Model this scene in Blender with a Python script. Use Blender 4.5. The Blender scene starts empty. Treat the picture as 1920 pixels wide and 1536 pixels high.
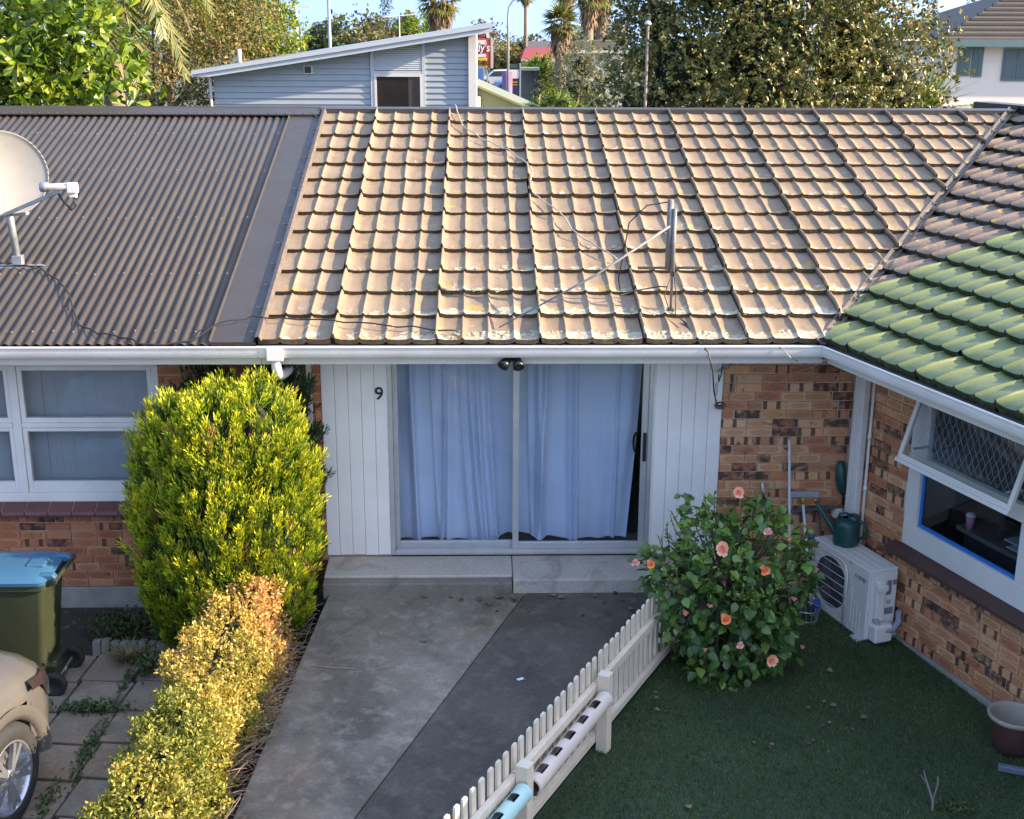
import bpy, bmesh, math, random
import numpy as np
from mathutils import Vector, Matrix
random.seed(11); rng = np.random.default_rng(11)
S = bpy.context.scene; COL = S.collection
R = math.radians
# ------------------------------------------------------------------ camera, sky, sun, exposure
cam = bpy.data.cameras.new('camera'); camo = bpy.data.objects.new('camera', cam); COL.objects.link(camo)
PITCH, YAW, ROLL = R(16.9), R(1.4), R(0.25)
_f = Vector((math.sin(YAW)*math.cos(PITCH), math.cos(YAW)*math.cos(PITCH), -math.sin(PITCH)))
_r = Vector((math.cos(YAW), -math.sin(YAW), 0)); _u = _r.cross(_f)
_r2 = _r*math.cos(ROLL)+_u*math.sin(ROLL); _u2 = _u*math.cos(ROLL)-_r*math.sin(ROLL)
camo.matrix_world = Matrix(((_r2.x,_u2.x,-_f.x,0),(_r2.y,_u2.y,-_f.y,-11.3),(_r2.z,_u2.z,-_f.z,5.08),(0,0,0,1)))
cam.lens = 45.0; cam.sensor_width = 36.0; cam.sensor_fit = 'HORIZONTAL'
cam.clip_start = 0.1; cam.clip_end = 3000
S.camera = camo
SUN_AZ, SUN_EL = 9.0, 22.0        # degrees from +X towards -Y, and above the horizon
sd = Vector((math.cos(R(SUN_EL))*math.cos(R(SUN_AZ)), -math.cos(R(SUN_EL))*math.sin(R(SUN_AZ)), math.sin(R(SUN_EL))))
w = bpy.data.worlds.new('World'); S.world = w; w.use_nodes = True
nt = w.node_tree; bg = nt.nodes['Background']
sky = nt.nodes.new('ShaderNodeTexSky'); sky.sky_type = 'NISHITA'; sky.sun_disc = False
sky.sun_elevation = R(SUN_EL); sky.sun_rotation = math.atan2(sd.x, sd.y)
sky.air_density = 1.0; sky.dust_density = 8.0; sky.ozone_density = 2.0
# clear deep blue down to the skyline: the lookup direction is lifted a little everywhere
tc = nt.nodes.new('ShaderNodeTexCoord'); vm = nt.nodes.new('ShaderNodeVectorMath'); vm.operation = 'MULTIPLY_ADD'
vm.inputs[1].default_value = (1, 1, 0.35); vm.inputs[2].default_value = (0, 0, 1.7)
vn = nt.nodes.new('ShaderNodeVectorMath'); vn.operation = 'NORMALIZE'
nt.links.new(tc.outputs['Generated'], vm.inputs[0]); nt.links.new(vm.outputs[0], vn.inputs[0])
nt.links.new(vn.outputs[0], sky.inputs[0]); hs = nt.nodes.new('ShaderNodeHueSaturation'); hs.inputs['Saturation'].default_value = 1.08
nt.links.new(sky.outputs[0], hs.inputs['Color']); nt.links.new(hs.outputs[0], bg.inputs[0])
bg.inputs[1].default_value = 0.15
sl = bpy.data.lights.new('sun', 'SUN'); sl.energy = 2.0; sl.angle = R(0.5); sl.color = (1.0, 0.80, 0.56)
so = bpy.data.objects.new('sun', sl); COL.objects.link(so); so.location = (10, -8, 12)
so.rotation_euler = sd.to_track_quat('Z', 'Y').to_euler()
S.view_settings.view_transform = 'Standard'; S.view_settings.look = 'None'
S.view_settings.exposure = 2.95; S.view_settings.gamma = 1.0; S.view_settings.use_curve_mapping = False
S.render.engine = 'CYCLES'; S.cycles.use_denoising = True
S.cycles.max_bounces = 6; S.cycles.transparent_max_bounces = 12; S.cycles.caustics_reflective = False; S.cycles.caustics_refractive = False

# ------------------------------------------------------------------ helpers
def thing(name, label, cat, loc=(0,0,0), rz=0.0, group=None):
    o = bpy.data.objects.new(name, None); COL.objects.link(o); o.empty_display_size = 0.1
    o.location = loc; o.rotation_euler = (0,0,rz); tag(o, label, cat, group); return o
def tag(o, label=None, cat=None, group=None, kind=None):
    if label: o['label'] = label
    if cat: o['category'] = cat
    if group: o['group'] = group
    if kind: o['kind'] = kind
    return o
def wmat(o):
    m = Matrix.LocRotScale(o.location, o.rotation_euler, o.scale)
    return wmat(o.parent) @ m if o.parent else m
def link(name, me, parent=None, loc=None, rot=None, scale=None):
    o = bpy.data.objects.new(name, me); COL.objects.link(o)
    if parent: o.parent = parent
    if loc is not None: o.location = loc
    if rot is not None: o.rotation_euler = rot
    if scale is not None: o.scale = scale
    return o
def copy_tree(o, parent=None):
    c = o.copy(); COL.objects.link(c); c.parent = parent
    for ch in list(o.children): copy_tree(ch, c)
    return c
class MB:
    def __init__(s): s.v=[]; s.f=[]
    def add(s, vs, fs):
        n=len(s.v); s.v += [tuple(p) for p in vs]; s.f += [tuple(i+n for i in f) for f in fs]; return s
    def box(s, x0,x1,y0,y1,z0,z1, M=None):
        vs=[(x0,y0,z0),(x1,y0,z0),(x1,y1,z0),(x0,y1,z0),(x0,y0,z1),(x1,y0,z1),(x1,y1,z1),(x0,y1,z1)]
        if M is not None: vs=[M@Vector(p) for p in vs]
        return s.add(vs, [(0,3,2,1),(4,5,6,7),(0,1,5,4),(1,2,6,5),(2,3,7,6),(3,0,4,7)])
    def tube(s, path, r, n=8, caps=True, r1=None):
        P=[Vector(p) for p in path]; m=len(P); rings=[]
        up=Vector((0,0,1)); prev=None
        for i,p in enumerate(P):
            t=(P[min(i+1,m-1)]-P[max(i-1,0)]).normalized()
            if prev is None:
                a=up if abs(t.z)<.9 else Vector((1,0,0)); u=t.cross(a).normalized()
            else:
                u=(prev-t*prev.dot(t)); u=u.normalized() if u.length>1e-6 else t.orthogonal().normalized()
            prev=u; b=t.cross(u)
            rr=r if not hasattr(r,'__len__') else r[i]
            if r1 is not None: rr=r+(r1-r)*i/(m-1)
            rings.append([p+u*math.cos(2*math.pi*k/n)*rr+b*math.sin(2*math.pi*k/n)*rr for k in range(n)])
        vs=[q for g in rings for q in g]; fs=[]
        for i in range(m-1):
            for k in range(n): fs.append((i*n+k,i*n+(k+1)%n,(i+1)*n+(k+1)%n,(i+1)*n+k))
        if caps: fs += [tuple(range(n-1,-1,-1)), tuple((m-1)*n+k for k in range(n))]
        return s.add(vs,fs)
    def bar(s, p0, p1, w, h, up=(0,0,1)):
        p0=Vector(p0);p1=Vector(p1);t=(p1-p0).normalized();up=Vector(up)
        u=t.cross(up).normalized(); b=u.cross(t)
        vs=[p+u*(a*w/2)+b*(c*h/2) for p in (p0,p1) for a,c in ((-1,-1),(1,-1),(1,1),(-1,1))]
        return s.add(vs,[(0,3,2,1),(4,5,6,7),(0,1,5,4),(1,2,6,5),(2,3,7,6),(3,0,4,7)])
    def lathe(s, prof, c=(0,0,0), n=24, M=None):
        vs=[];fs=[];m=len(prof)
        for r,z in prof:
            for k in range(n):
                p=Vector((c[0]+r*math.cos(2*math.pi*k/n),c[1]+r*math.sin(2*math.pi*k/n),c[2]+z)); vs.append(M@p if M is not None else p)
        for i in range(m-1):
            for k in range(n): fs.append((i*n+k,i*n+(k+1)%n,(i+1)*n+(k+1)%n,(i+1)*n+k))
        return s.add(vs,fs)
    def prism(s, poly, a, b, axis='y', M=None):
        n=len(poly)
        def pt(p,t): return {'y':(p[0],t,p[1]),'x':(t,p[0],p[1]),'z':(p[0],p[1],t)}[axis]
        vs=[pt(p,a) for p in poly]+[pt(p,b) for p in poly]
        if M is not None: vs=[M@Vector(q) for q in vs]
        return s.add(vs,[tuple(range(n)),tuple(range(2*n-1,n-1,-1))]+[(i,(i+1)%n,n+(i+1)%n,n+i)[::-1] for i in range(n)])
    def mesh(s, name, mat=None, smooth=False):
        me=bpy.data.meshes.new(name); me.from_pydata(s.v,[],s.f); me.update()
        b=bmesh.new(); b.from_mesh(me); bmesh.ops.recalc_face_normals(b, faces=b.faces); b.to_mesh(me); b.free()
        if mat: me.materials.append(mat)
        if smooth: me.polygons.foreach_set('use_smooth',[True]*len(me.polygons))
        return me
    def build(s, name, mat, parent=None, smooth=False, bevel=0, world=True, seg=2, auto=None):
        if parent and world:
            inv=wmat(parent).inverted(); s.v=[tuple(inv@Vector(p)) for p in s.v]
        me=s.mesh(name,mat,smooth); o=link(name,me,parent)
        if auto is not None:
            me.polygons.foreach_set('use_smooth',[True]*len(me.polygons))
            try: me.set_sharp_from_angle(angle=R(auto))
            except Exception: pass
        if bevel:
            m=o.modifiers.new('bevel','BEVEL'); m.width=bevel; m.segments=seg; m.limit_method='ANGLE'; m.angle_limit=R(40)
        return o
def fast_mesh(name, V, T, mat, attrs=None, smooth=False):
    V=np.asarray(V,dtype=np.float32); T=np.asarray(T,dtype=np.int32); k=T.shape[1]
    me=bpy.data.meshes.new(name); me.vertices.add(len(V)); me.vertices.foreach_set('co',V.ravel())
    me.loops.add(T.size); me.loops.foreach_set('vertex_index',T.ravel())
    me.polygons.add(len(T)); me.polygons.foreach_set('loop_start',np.arange(0,T.size,k,dtype=np.int32))
    try: me.polygons.foreach_set('loop_total',np.full(len(T),k,dtype=np.int32))
    except Exception: pass
    if attrs:
        for an,av in attrs.items():
            a=me.attributes.new(an,'FLOAT','POINT'); a.data.foreach_set('value',np.asarray(av,dtype=np.float32))
    me.update(calc_edges=True); me.materials.append(mat)
    if smooth: me.polygons.foreach_set('use_smooth',np.ones(len(T),dtype=bool))
    return me
# leaf templates: (along, across, up) per vertex, triangles
LEAF = {
 'diamond': (np.array([(0,0,0),(.5,-.5,.12),(1,0,0),(.5,.5,.12)]), np.array([(0,1,2),(0,2,3)])),
 'leaf':    (np.array([(0,0,0),(.35,0,-.02),(.7,0,-.03),(1,0,-.12),(.3,-.5,.1),(.7,-.36,.06),(.3,.5,.1),(.7,.36,.06)]),
             np.array([(0,1,4),(0,6,1),(4,1,2),(4,2,5),(1,6,7),(1,7,2),(5,2,3),(2,7,3)])),
 'obovate': (np.array([(0,0,0),(.4,0,-.02),(.8,0,-.02),(1,0,-.08),(.4,-.3,.07),(.78,-.5,.10),(.4,.3,.07),(.78,.5,.10)]),
             np.array([(0,1,4),(0,6,1),(4,1,2),(4,2,5),(1,6,7),(1,7,2),(5,2,3),(2,7,3)])),
 'blade':   (np.array([(0,-.5,0),(0,.5,0),(.55,-.35,.0),(.55,.35,.0),(1,0,-.1)]), np.array([(0,1,3),(0,3,2),(2,3,4)])),
}
def unit(a): return a/np.maximum(np.linalg.norm(a,axis=-1,keepdims=True),1e-9)
def leaf_mesh(name, P, D, N, L, W, mat, shape='diamond', rnd=None, smooth=False):
    tv,tf=LEAF[shape]; n=len(P)
    D=unit(D); A=unit(np.cross(D,N)); N2=np.cross(A,D)
    L=np.broadcast_to(np.asarray(L,float),(n,)); W=np.broadcast_to(np.asarray(W,float),(n,))
    V=(P[:,None,:]+D[:,None,:]*(tv[None,:,0:1]*L[:,None,None])+A[:,None,:]*(tv[None,:,1:2]*W[:,None,None])+N2[:,None,:]*(tv[None,:,2:3]*L[:,None,None]))
    k=len(tv); T=(tf[None]+ (np.arange(n)*k)[:,None,None]).reshape(-1,3)
    if rnd is None: rnd=rng.random(n)
    return fast_mesh(name,V.reshape(-1,3),T,mat,{'rnd':np.repeat(rnd,k)},smooth)
def sph(n):
    return unit(rng.normal(size=(n,3)))
# ------------------------------------------------------------------ materials
def newmat(name):
    m=bpy.data.materials.new(name); m.use_nodes=True; t=m.node_tree
    return m,t,t.nodes['Principled BSDF'],t.nodes.new,t.links.new
def c4(c): return (c[0],c[1],c[2],1)
def mixrgb(t,fac,a,b,mode='MIX'):
    n=t.nodes.new('ShaderNodeMix'); n.data_type='RGBA'; n.blend_type=mode
    for s,v in ((0,fac),(6,a),(7,b)):
        if hasattr(v,'is_output') or hasattr(v,'links'): t.links.new(v,n.inputs[s])
        elif s==0: n.inputs[0].default_value=v
        else: n.inputs[s].default_value=c4(v)
    return n.outputs[2]
def mth(t,op,a,b=None,clamp=False):
    n=t.nodes.new('ShaderNodeMath'); n.operation=op; n.use_clamp=clamp
    for i,v in enumerate((a,b)):
        if v is None: continue
        if hasattr(v,'links'): t.links.new(v,n.inputs[i])
        else: n.inputs[i].default_value=v
    return n.outputs[0]
def ramp(t,fac,stops):
    n=t.nodes.new('ShaderNodeValToRGB'); e=n.color_ramp.elements
    while len(e)<len(stops): e.new(.5)
    for i,(p,c) in enumerate(stops): e[i].position=p; e[i].color=c4(c) if len(c)==3 else c
    t.links.new(fac,n.inputs[0]); return n.outputs[0]
def noise(t,scale,detail=4,vec=None,rough=.55,dist=0):
    n=t.nodes.new('ShaderNodeTexNoise'); n.inputs['Scale'].default_value=scale; n.inputs['Detail'].default_value=detail
    n.inputs['Roughness'].default_value=rough; n.inputs['Distortion'].default_value=dist
    if vec is not None: t.links.new(vec,n.inputs['Vector'])
    return n.outputs['Fac']
def pos(t): return t.nodes.new('ShaderNodeNewGeometry').outputs['Position']
def maprange(t,v,a,b,c=0,d=1):
    n=t.nodes.new('ShaderNodeMapRange'); t.links.new(v,n.inputs[0])
    for i,x in zip((1,2,3,4),(a,b,c,d)): n.inputs[i].default_value=x
    return n.outputs[0]
def bump(t,h,strength,dist=.01,bsdf=None):
    n=t.nodes.new('ShaderNodeBump'); n.inputs['Strength'].default_value=strength; n.inputs['Distance'].default_value=dist
    t.links.new(h,n.inputs['Height'])
    if bsdf: t.links.new(n.outputs[0],bsdf.inputs['Normal'])
    return n.outputs[0]
def pm(name, c1, c2=None, scale=4, rough=.6, bmp=0, bscale=60, bdist=.004, metal=0, spec=.5, speck=None, speck_amt=.5, coat=0):
    m,t,b,N,L=newmat(name); p=pos(t)
    if c2 is None: c2=tuple(x*.82 for x in c1)
    n=noise(t,scale,6,p,.6); f=maprange(t,n,.3,.7)
    col=mixrgb(t,f,c1,c2)
    if speck:
        s=noise(t,bscale*1.7,2,p); s=maprange(t,s,.62,.72); col=mixrgb(t,mth(t,'MULTIPLY',s,speck_amt),col,speck)
    L(col,b.inputs['Base Color'])
    b.inputs['Metallic'].default_value=metal; b.inputs['Specular IOR Level'].default_value=spec
    rn=noise(t,scale*3,3,p); L(maprange(t,rn,.2,.8,max(0,rough-.08),min(1,rough+.08)),b.inputs['Roughness'])
    if coat: b.inputs['Coat Weight'].default_value=coat; b.inputs['Coat Roughness'].default_value=.08
    if bmp: bump(t,noise(t,bscale,5,p),bmp,bdist,b)
    return m
def leafmat(name, stops, rough=.45, trans=.25, patch=None, pscale=1.2, spec=.4):
    m,t,b,N,L=newmat(name)
    a=N('ShaderNodeAttribute'); a.attribute_name='rnd'
    col=ramp(t,a.outputs['Fac'],stops)
    if patch:
        f=maprange(t,noise(t,pscale,3,pos(t)),.42,.6); col=mixrgb(t,f,col,mixrgb(t,1.0,col,patch,'MULTIPLY'))
    L(col,b.inputs['Base Color']); b.inputs['Roughness'].default_value=rough; b.inputs['Specular IOR Level'].default_value=spec
    tr=N('ShaderNodeBsdfTranslucent'); L(mixrgb(t,1.0,col,(1.15,1.2,.55),'MULTIPLY'),tr.inputs['Color'])
    mx=N('ShaderNodeMixShader'); mx.inputs[0].default_value=trans
    L(b.outputs[0],mx.inputs[1]); L(tr.outputs[0],mx.inputs[2]); L(mx.outputs[0],t.nodes['Material Output'].inputs[0])
    return m
def glassmat(name, tint=(.9,.93,.95), rough=.0, refl=1.0):
    m,t,b,N,L=newmat(name)
    tr=N('ShaderNodeBsdfTransparent'); tr.inputs[0].default_value=c4(tint)
    gl=N('ShaderNodeBsdfGlossy'); gl.inputs['Roughness'].default_value=rough
    fr=N('ShaderNodeFresnel'); fr.inputs['IOR'].default_value=1.52
    mx=N('ShaderNodeMixShader'); ge=N('ShaderNodeNewGeometry'); L(mth(t,'MULTIPLY',mth(t,'MULTIPLY',fr.outputs[0],refl*1.6),mth(t,'SUBTRACT',1.0,ge.outputs['Backfacing']),True),mx.inputs[0]); L(tr.outputs[0],mx.inputs[1]); L(gl.outputs[0],mx.inputs[2])
    L(mx.outputs[0],t.nodes['Material Output'].inputs[0]); return m
WHITE=pm('white_paint',(.82,.77,.70),(.68,.63,.57),2.5,.45,.15,40,speck=(.45,.4,.33),speck_amt=.25)
CLAD=pm('cladding_paint',(.88,.83,.76),(.77,.72,.65),2.2,.5,.15,50,speck=(.5,.45,.38),speck_amt=.25)
FASCIA=pm('fascia_paint',(.74,.68,.60),(.66,.605,.53),2,.5,.1,50)
ALU=pm('aluminium',(.62,.62,.61),(.52,.52,.52),6,.35,.05,80,metal=.55)
GALV=pm('galvanised_steel',(.48,.49,.50),(.34,.35,.36),14,.45,.05,90,metal=.7)
BLACK=pm('black_plastic',(.012,.012,.013),(.02,.02,.02),8,.4)
RUBBER=pm('rubber',(.016,.016,.017),(.028,.027,.026),20,.8,.2,120)
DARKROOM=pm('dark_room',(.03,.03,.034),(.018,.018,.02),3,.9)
CARPET=pm('carpet',(.10,.12,.13),(.07,.085,.095),30,.95,.3,200)
MORTAR=pm('mortar',(.68,.56,.43),(.56,.46,.35),12,.9,.4,120)
CONC=pm('concrete',(.33,.30,.26),(.19,.185,.175),3,.85,.35,90,speck=(.42,.41,.39))
FOOT=pm('footing_concrete',(.36,.32,.27),(.24,.215,.18),5,.9,.4,60)
GLASS=glassmat('glass')
SILLRED=pm('sill_red',(.16,.055,.045),(.11,.04,.034),5,.5,.2,60)
SILLBROWN=pm('sill_brown',(.085,.04,.032),(.065,.03,.026),5,.55,.2,60)
CABLEB=pm('black_cable',(.015,.014,.013),(.022,.02,.018),20,.5)
CABLEW=pm('white_cable',(.42,.385,.33),(.32,.29,.25),20,.5)
# ------------------------------------------------------------------ masonry and roof materials
def brickmat(name, tone):
    m,t,b,N,L=newmat(name)
    oi=N('ShaderNodeObjectInfo'); r=oi.outputs['Random']; tcn=N('ShaderNodeTexCoord'); oc=tcn.outputs['Object']
    r2=mth(t,'FRACT',mth(t,'MULTIPLY',r,17.31)); r3=mth(t,'FRACT',mth(t,'MULTIPLY',r,53.77)); r4=mth(t,'FRACT',mth(t,'MULTIPLY',r,101.3))
    cx=N('ShaderNodeCombineXYZ'); L(mth(t,'MULTIPLY',r,90),cx.inputs[0]); L(mth(t,'MULTIPLY',r2,70),cx.inputs[2])
    va=N('ShaderNodeVectorMath'); va.operation='ADD'; L(oc,va.inputs[0]); L(cx.outputs[0],va.inputs[1]); vec=va.outputs[0]
    sx=N('ShaderNodeSeparateXYZ'); L(oc,sx.inputs[0])
    A,B,C_,D_=tone
    base=ramp(t,r2,[(0,A),(.4,B),(.75,C_),(1,D_)])
    nz=noise(t,26,5,vec,.6,.6)
    base=mixrgb(t,maprange(t,nz,.35,.7),base,mixrgb(t,1,base,(.90,.84,.80),'MULTIPLY'))
    ex=mth(t,'POWER',mth(t,'DIVIDE',mth(t,'ADD',sx.outputs[0],mth(t,'MULTIPLY',mth(t,'SUBTRACT',r3,.5),.04)),.088),2)
    ez=mth(t,'POWER',mth(t,'DIVIDE',sx.outputs[2],.026),2)
    e=mth(t,'ADD',mth(t,'ADD',ex,ez),mth(t,'MULTIPLY',mth(t,'SUBTRACT',nz,.5),1.6))
    core=mth(t,'MULTIPLY',maprange(t,e,1.15,.75),maprange(t,r4,.70,.66))
    col=mixrgb(t,mth(t,'MULTIPLY',core,.6),base,mixrgb(t,1,base,(.68,.52,.44),'MULTIPLY'))
    rim=mth(t,'MULTIPLY',mth(t,'MULTIPLY',maprange(t,e,1.3,1.0),maprange(t,e,.6,.95)),maprange(t,r4,.55,.5))
    col=mixrgb(t,mth(t,'MULTIPLY',rim,.30),col,(.07,.03,.022))
    bands=maprange(t,mth(t,'ADD',mth(t,'SINE',mth(t,'ADD',mth(t,'MULTIPLY',sx.outputs[0],50),mth(t,'MULTIPLY',r,40))),mth(t,'MULTIPLY',nz,.9)),.85,1.15)
    col=mixrgb(t,mth(t,'MULTIPLY',mth(t,'MULTIPLY',bands,maprange(t,r4,.80,.82)),.85),col,(.045,.024,.02))
    n2=noise(t,14,3,vec,.5,.5)
    dk=mth(t,'MULTIPLY',maprange(t,r3,.19,.17),maprange(t,n2,.28,.58))
    col=mixrgb(t,mth(t,'MULTIPLY',dk,.92),col,(.048,.028,.026))
    sm=mth(t,'MULTIPLY',maprange(t,n2,.60,.68),maprange(t,r3,.62,.66))
    col=mixrgb(t,mth(t,'MULTIPLY',sm,.8),col,(.05,.026,.02))
    fl=maprange(t,noise(t,45,1,pos(t)),.80,.83); col=mixrgb(t,mth(t,'MULTIPLY',fl,.7),col,(.55,.5,.45))
    L(col,b.inputs['Base Color']); b.inputs['Roughness'].default_value=.68; b.inputs['Specular IOR Level'].default_value=.35
    bump(t,noise(t,120,4,vec),.35,.003,b); return m
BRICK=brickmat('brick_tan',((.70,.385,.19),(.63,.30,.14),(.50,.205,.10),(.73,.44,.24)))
BRICKR=brickmat('brick_red',((.56,.235,.10),(.50,.19,.085),(.42,.145,.065),(.58,.27,.13)))
def tilemat(name, c1, c2, lichen=1.0, gloss=.7):
    m,t,b,N,L=newmat(name); p=pos(t)
    a=N('ShaderNodeAttribute'); a.attribute_name='v'; v=a.outputs['Fac']
    sx=N('ShaderNodeSeparateXYZ'); L(p,sx.inputs[0]); X,Z=sx.outputs[0],sx.outputs[2]
    n1=noise(t,2.2,6,p,.65); n2=noise(t,28,5,p,.6); n3=noise(t,9,4,p,.6,.4)
    col=mixrgb(t,maprange(t,n1,.3,.72),c1,c2)
    col=mixrgb(t,mth(t,'MULTIPLY',maprange(t,n2,.5,.75),.35),col,tuple(x*.72 for x in c1))
    oi=N('ShaderNodeObjectInfo'); col=mixrgb(t,mth(t,'MULTIPLY',oi.outputs['Random'],.28),col,tuple(x*.7 for x in c2))
    mp=N('ShaderNodeMapping'); mp.inputs['Scale'].default_value=(14,3.2,6); L(p,mp.inputs[0])
    gr_=maprange(t,noise(t,1.0,5,mp.outputs[0],.65,.6),.50,.66); col=mixrgb(t,mth(t,'MULTIPLY',gr_,.42 if lichen else .12),col,tuple(x*.50 for x in c1))
    gr2=maprange(t,noise(t,4.5,5,p,.6),.56,.68); col=mixrgb(t,mth(t,'MULTIPLY',gr2,.30 if lichen else .10),col,(c1[0]*.66,c1[1]*.62,c1[2]*.62))
    if lichen:
        low=maprange(t,Z,2.95,2.42)                       # lower courses carry most of the growth
        px=maprange(t,X,-1.6,.4); amt=mth(t,'ADD',mth(t,'MULTIPLY',low,mth(t,'ADD',mth(t,'MULTIPLY',px,.6),.4)),mth(t,'MULTIPLY',px,.38))
        edge=maprange(t,v,.42,.0)
        k=mth(t,'ADD',n3,mth(t,'ADD',mth(t,'MULTIPLY',mth(t,'MULTIPLY',edge,amt),.27*lichen),mth(t,'MULTIPLY',low,.02)))
        ye=maprange(t,mth(t,'ADD',noise(t,6,4,p,.6),mth(t,'MULTIPLY',mth(t,'MULTIPLY',edge,amt),.2)),.64,.70)
        col=mixrgb(t,mth(t,'MULTIPLY',ye,.8),col,(.36,.23,.06))
        g=maprange(t,mth(t,'ADD',noise(t,17,4,p,.6),mth(t,'MULTIPLY',mth(t,'MULTIPLY',edge,amt),.16)),.68,.73)
        col=mixrgb(t,g,col,(.21,.23,.17))
        li=maprange(t,k,.69,.73); lc=mixrgb(t,maprange(t,n2,.4,.65),(.43,.375,.27),(.27,.245,.175))
        col=mixrgb(t,li,col,lc)
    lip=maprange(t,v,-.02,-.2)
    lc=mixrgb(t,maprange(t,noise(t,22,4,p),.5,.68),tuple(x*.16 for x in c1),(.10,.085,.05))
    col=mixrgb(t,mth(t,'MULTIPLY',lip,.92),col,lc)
    L(col,b.inputs['Base Color']); L(maprange(t,n2,.3,.7,gloss-.12,gloss+.1),b.inputs['Roughness']); b.inputs['Specular IOR Level'].default_value=.35
    h=mth(t,'ADD',n2,mth(t,'MULTIPLY',noise(t,150,3,p),.5))
    if lichen: h=mth(t,'ADD',h,mth(t,'MULTIPLY',li,1.5))
    bump(t,h,.35,.006,b); return m
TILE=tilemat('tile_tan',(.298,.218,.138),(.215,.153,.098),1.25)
TILEW=tilemat('tile_tan_wing',(.215,.16,.118),(.165,.122,.092),.35)  # same tan tile as the main slope, darkened to stand for grazing light
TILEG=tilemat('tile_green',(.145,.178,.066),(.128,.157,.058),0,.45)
TILED=tilemat('tile_grey_far',(.11,.095,.08),(.085,.075,.065),0,.8)
IRON=pm('corrugated_iron',(.070,.056,.043),(.052,.042,.033),2.2,.42,.03,30,metal=.1)
RIDGE=pm('ridge_metal',(.06,.048,.037),(.05,.041,.032),2,.42,.06,25,metal=.15)
LEAD=pm('valley_metal',(.05,.045,.04),(.09,.075,.06),8,.6,.3,40)
LEADP=pm('pale_flashing',(.15,.12,.092),(.08,.065,.052),16,.6,.5,40)
def curtainmat():
    m,t,b,N,L=newmat('curtain_fabric'); p=pos(t)
    wv=N('ShaderNodeTexWave'); wv.inputs['Scale'].default_value=160; L(p,wv.inputs['Vector'])
    L(mixrgb(t,maprange(t,noise(t,3,4,p),.3,.7),(.78,.82,.95),(.69,.75,.91)),b.inputs['Base Color']); b.inputs['Roughness'].default_value=.8  # blue tint is partly sky reflection in the glass, put into the fabric colour
    tl=N('ShaderNodeBsdfTranslucent'); tl.inputs[0].default_value=(.68,.75,.95,1)
    mx=N('ShaderNodeMixShader'); mx.inputs[0].default_value=.15; L(b.outputs[0],mx.inputs[1]); L(tl.outputs[0],mx.inputs[2])
    tp=N('ShaderNodeBsdfTransparent'); m2=N('ShaderNodeMixShader'); m2.inputs[0].default_value=.05
    L(mx.outputs[0],m2.inputs[1]); L(tp.outputs[0],m2.inputs[2]); L(m2.outputs[0],t.nodes['Material Output'].inputs[0])
    bump(t,wv.outputs['Fac'],.1,.001,b); return m
CURTAIN=curtainmat()
# ------------------------------------------------------------------ brick layer
BR={}
def brick_mesh(l,h,mat):
    k=(round(l,3),round(h,3),mat.name)
    if k in BR: return BR[k]
    b=MB(); x=l/2;z=h/2;c=.004
    b.add([(-x,0.004,-z),(x,0.004,-z),(x,0.004,z),(-x,0.004,z),(-x+c,0,-z+c),(x-c,0,-z+c),(x-c,0,z-c),(-x+c,0,z-c),(-x,.03,-z),(x,.03,-z),(x,.03,z),(-x,.03,z)],
      [(4,5,6,7),(0,1,5,4),(1,2,6,5),(2,3,7,6),(3,0,4,7),(8,9,1,0),(9,10,2,1),(10,11,3,2),(11,8,0,3)])
    BR[k]=b.mesh('brick',mat); return BR[k]
def lay(wall, FR, x0,x1,z0,z1, mat, y=0.0, ch=.0862, bl=.24, skip=None, jit=.003, soldier=False):
    inv=wmat(wall).inverted()@FR; nrow=max(1,round((z1-z0)/ch)); ch=(z1-z0)/nrow
    for j in range(nrow):
        zc=z0+(j+.5)*ch
        x=x0-(0 if j%2==0 else bl/2)+ (bl*.25 if (j%5==3 and not soldier) else 0)-bl
        while x<x1:
            L_=bl
            if not soldier and random.random()<.16: L_=bl/2
            a,b=max(x,x0),min(x+L_,x1); x+=L_
            if b-a<.045: continue
            if skip and skip(a,b,zc): continue
            l=round((b-a-.010)*50)/50 if b-a<bl-.002 else bl-.010
            l=min(l,b-a-.004)
            p=inv@Vector(((a+b)/2,y+random.uniform(-jit,jit)-.005,zc))
            link('brick',brick_mesh(l,ch-.010,mat),wall,loc=p)
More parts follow.
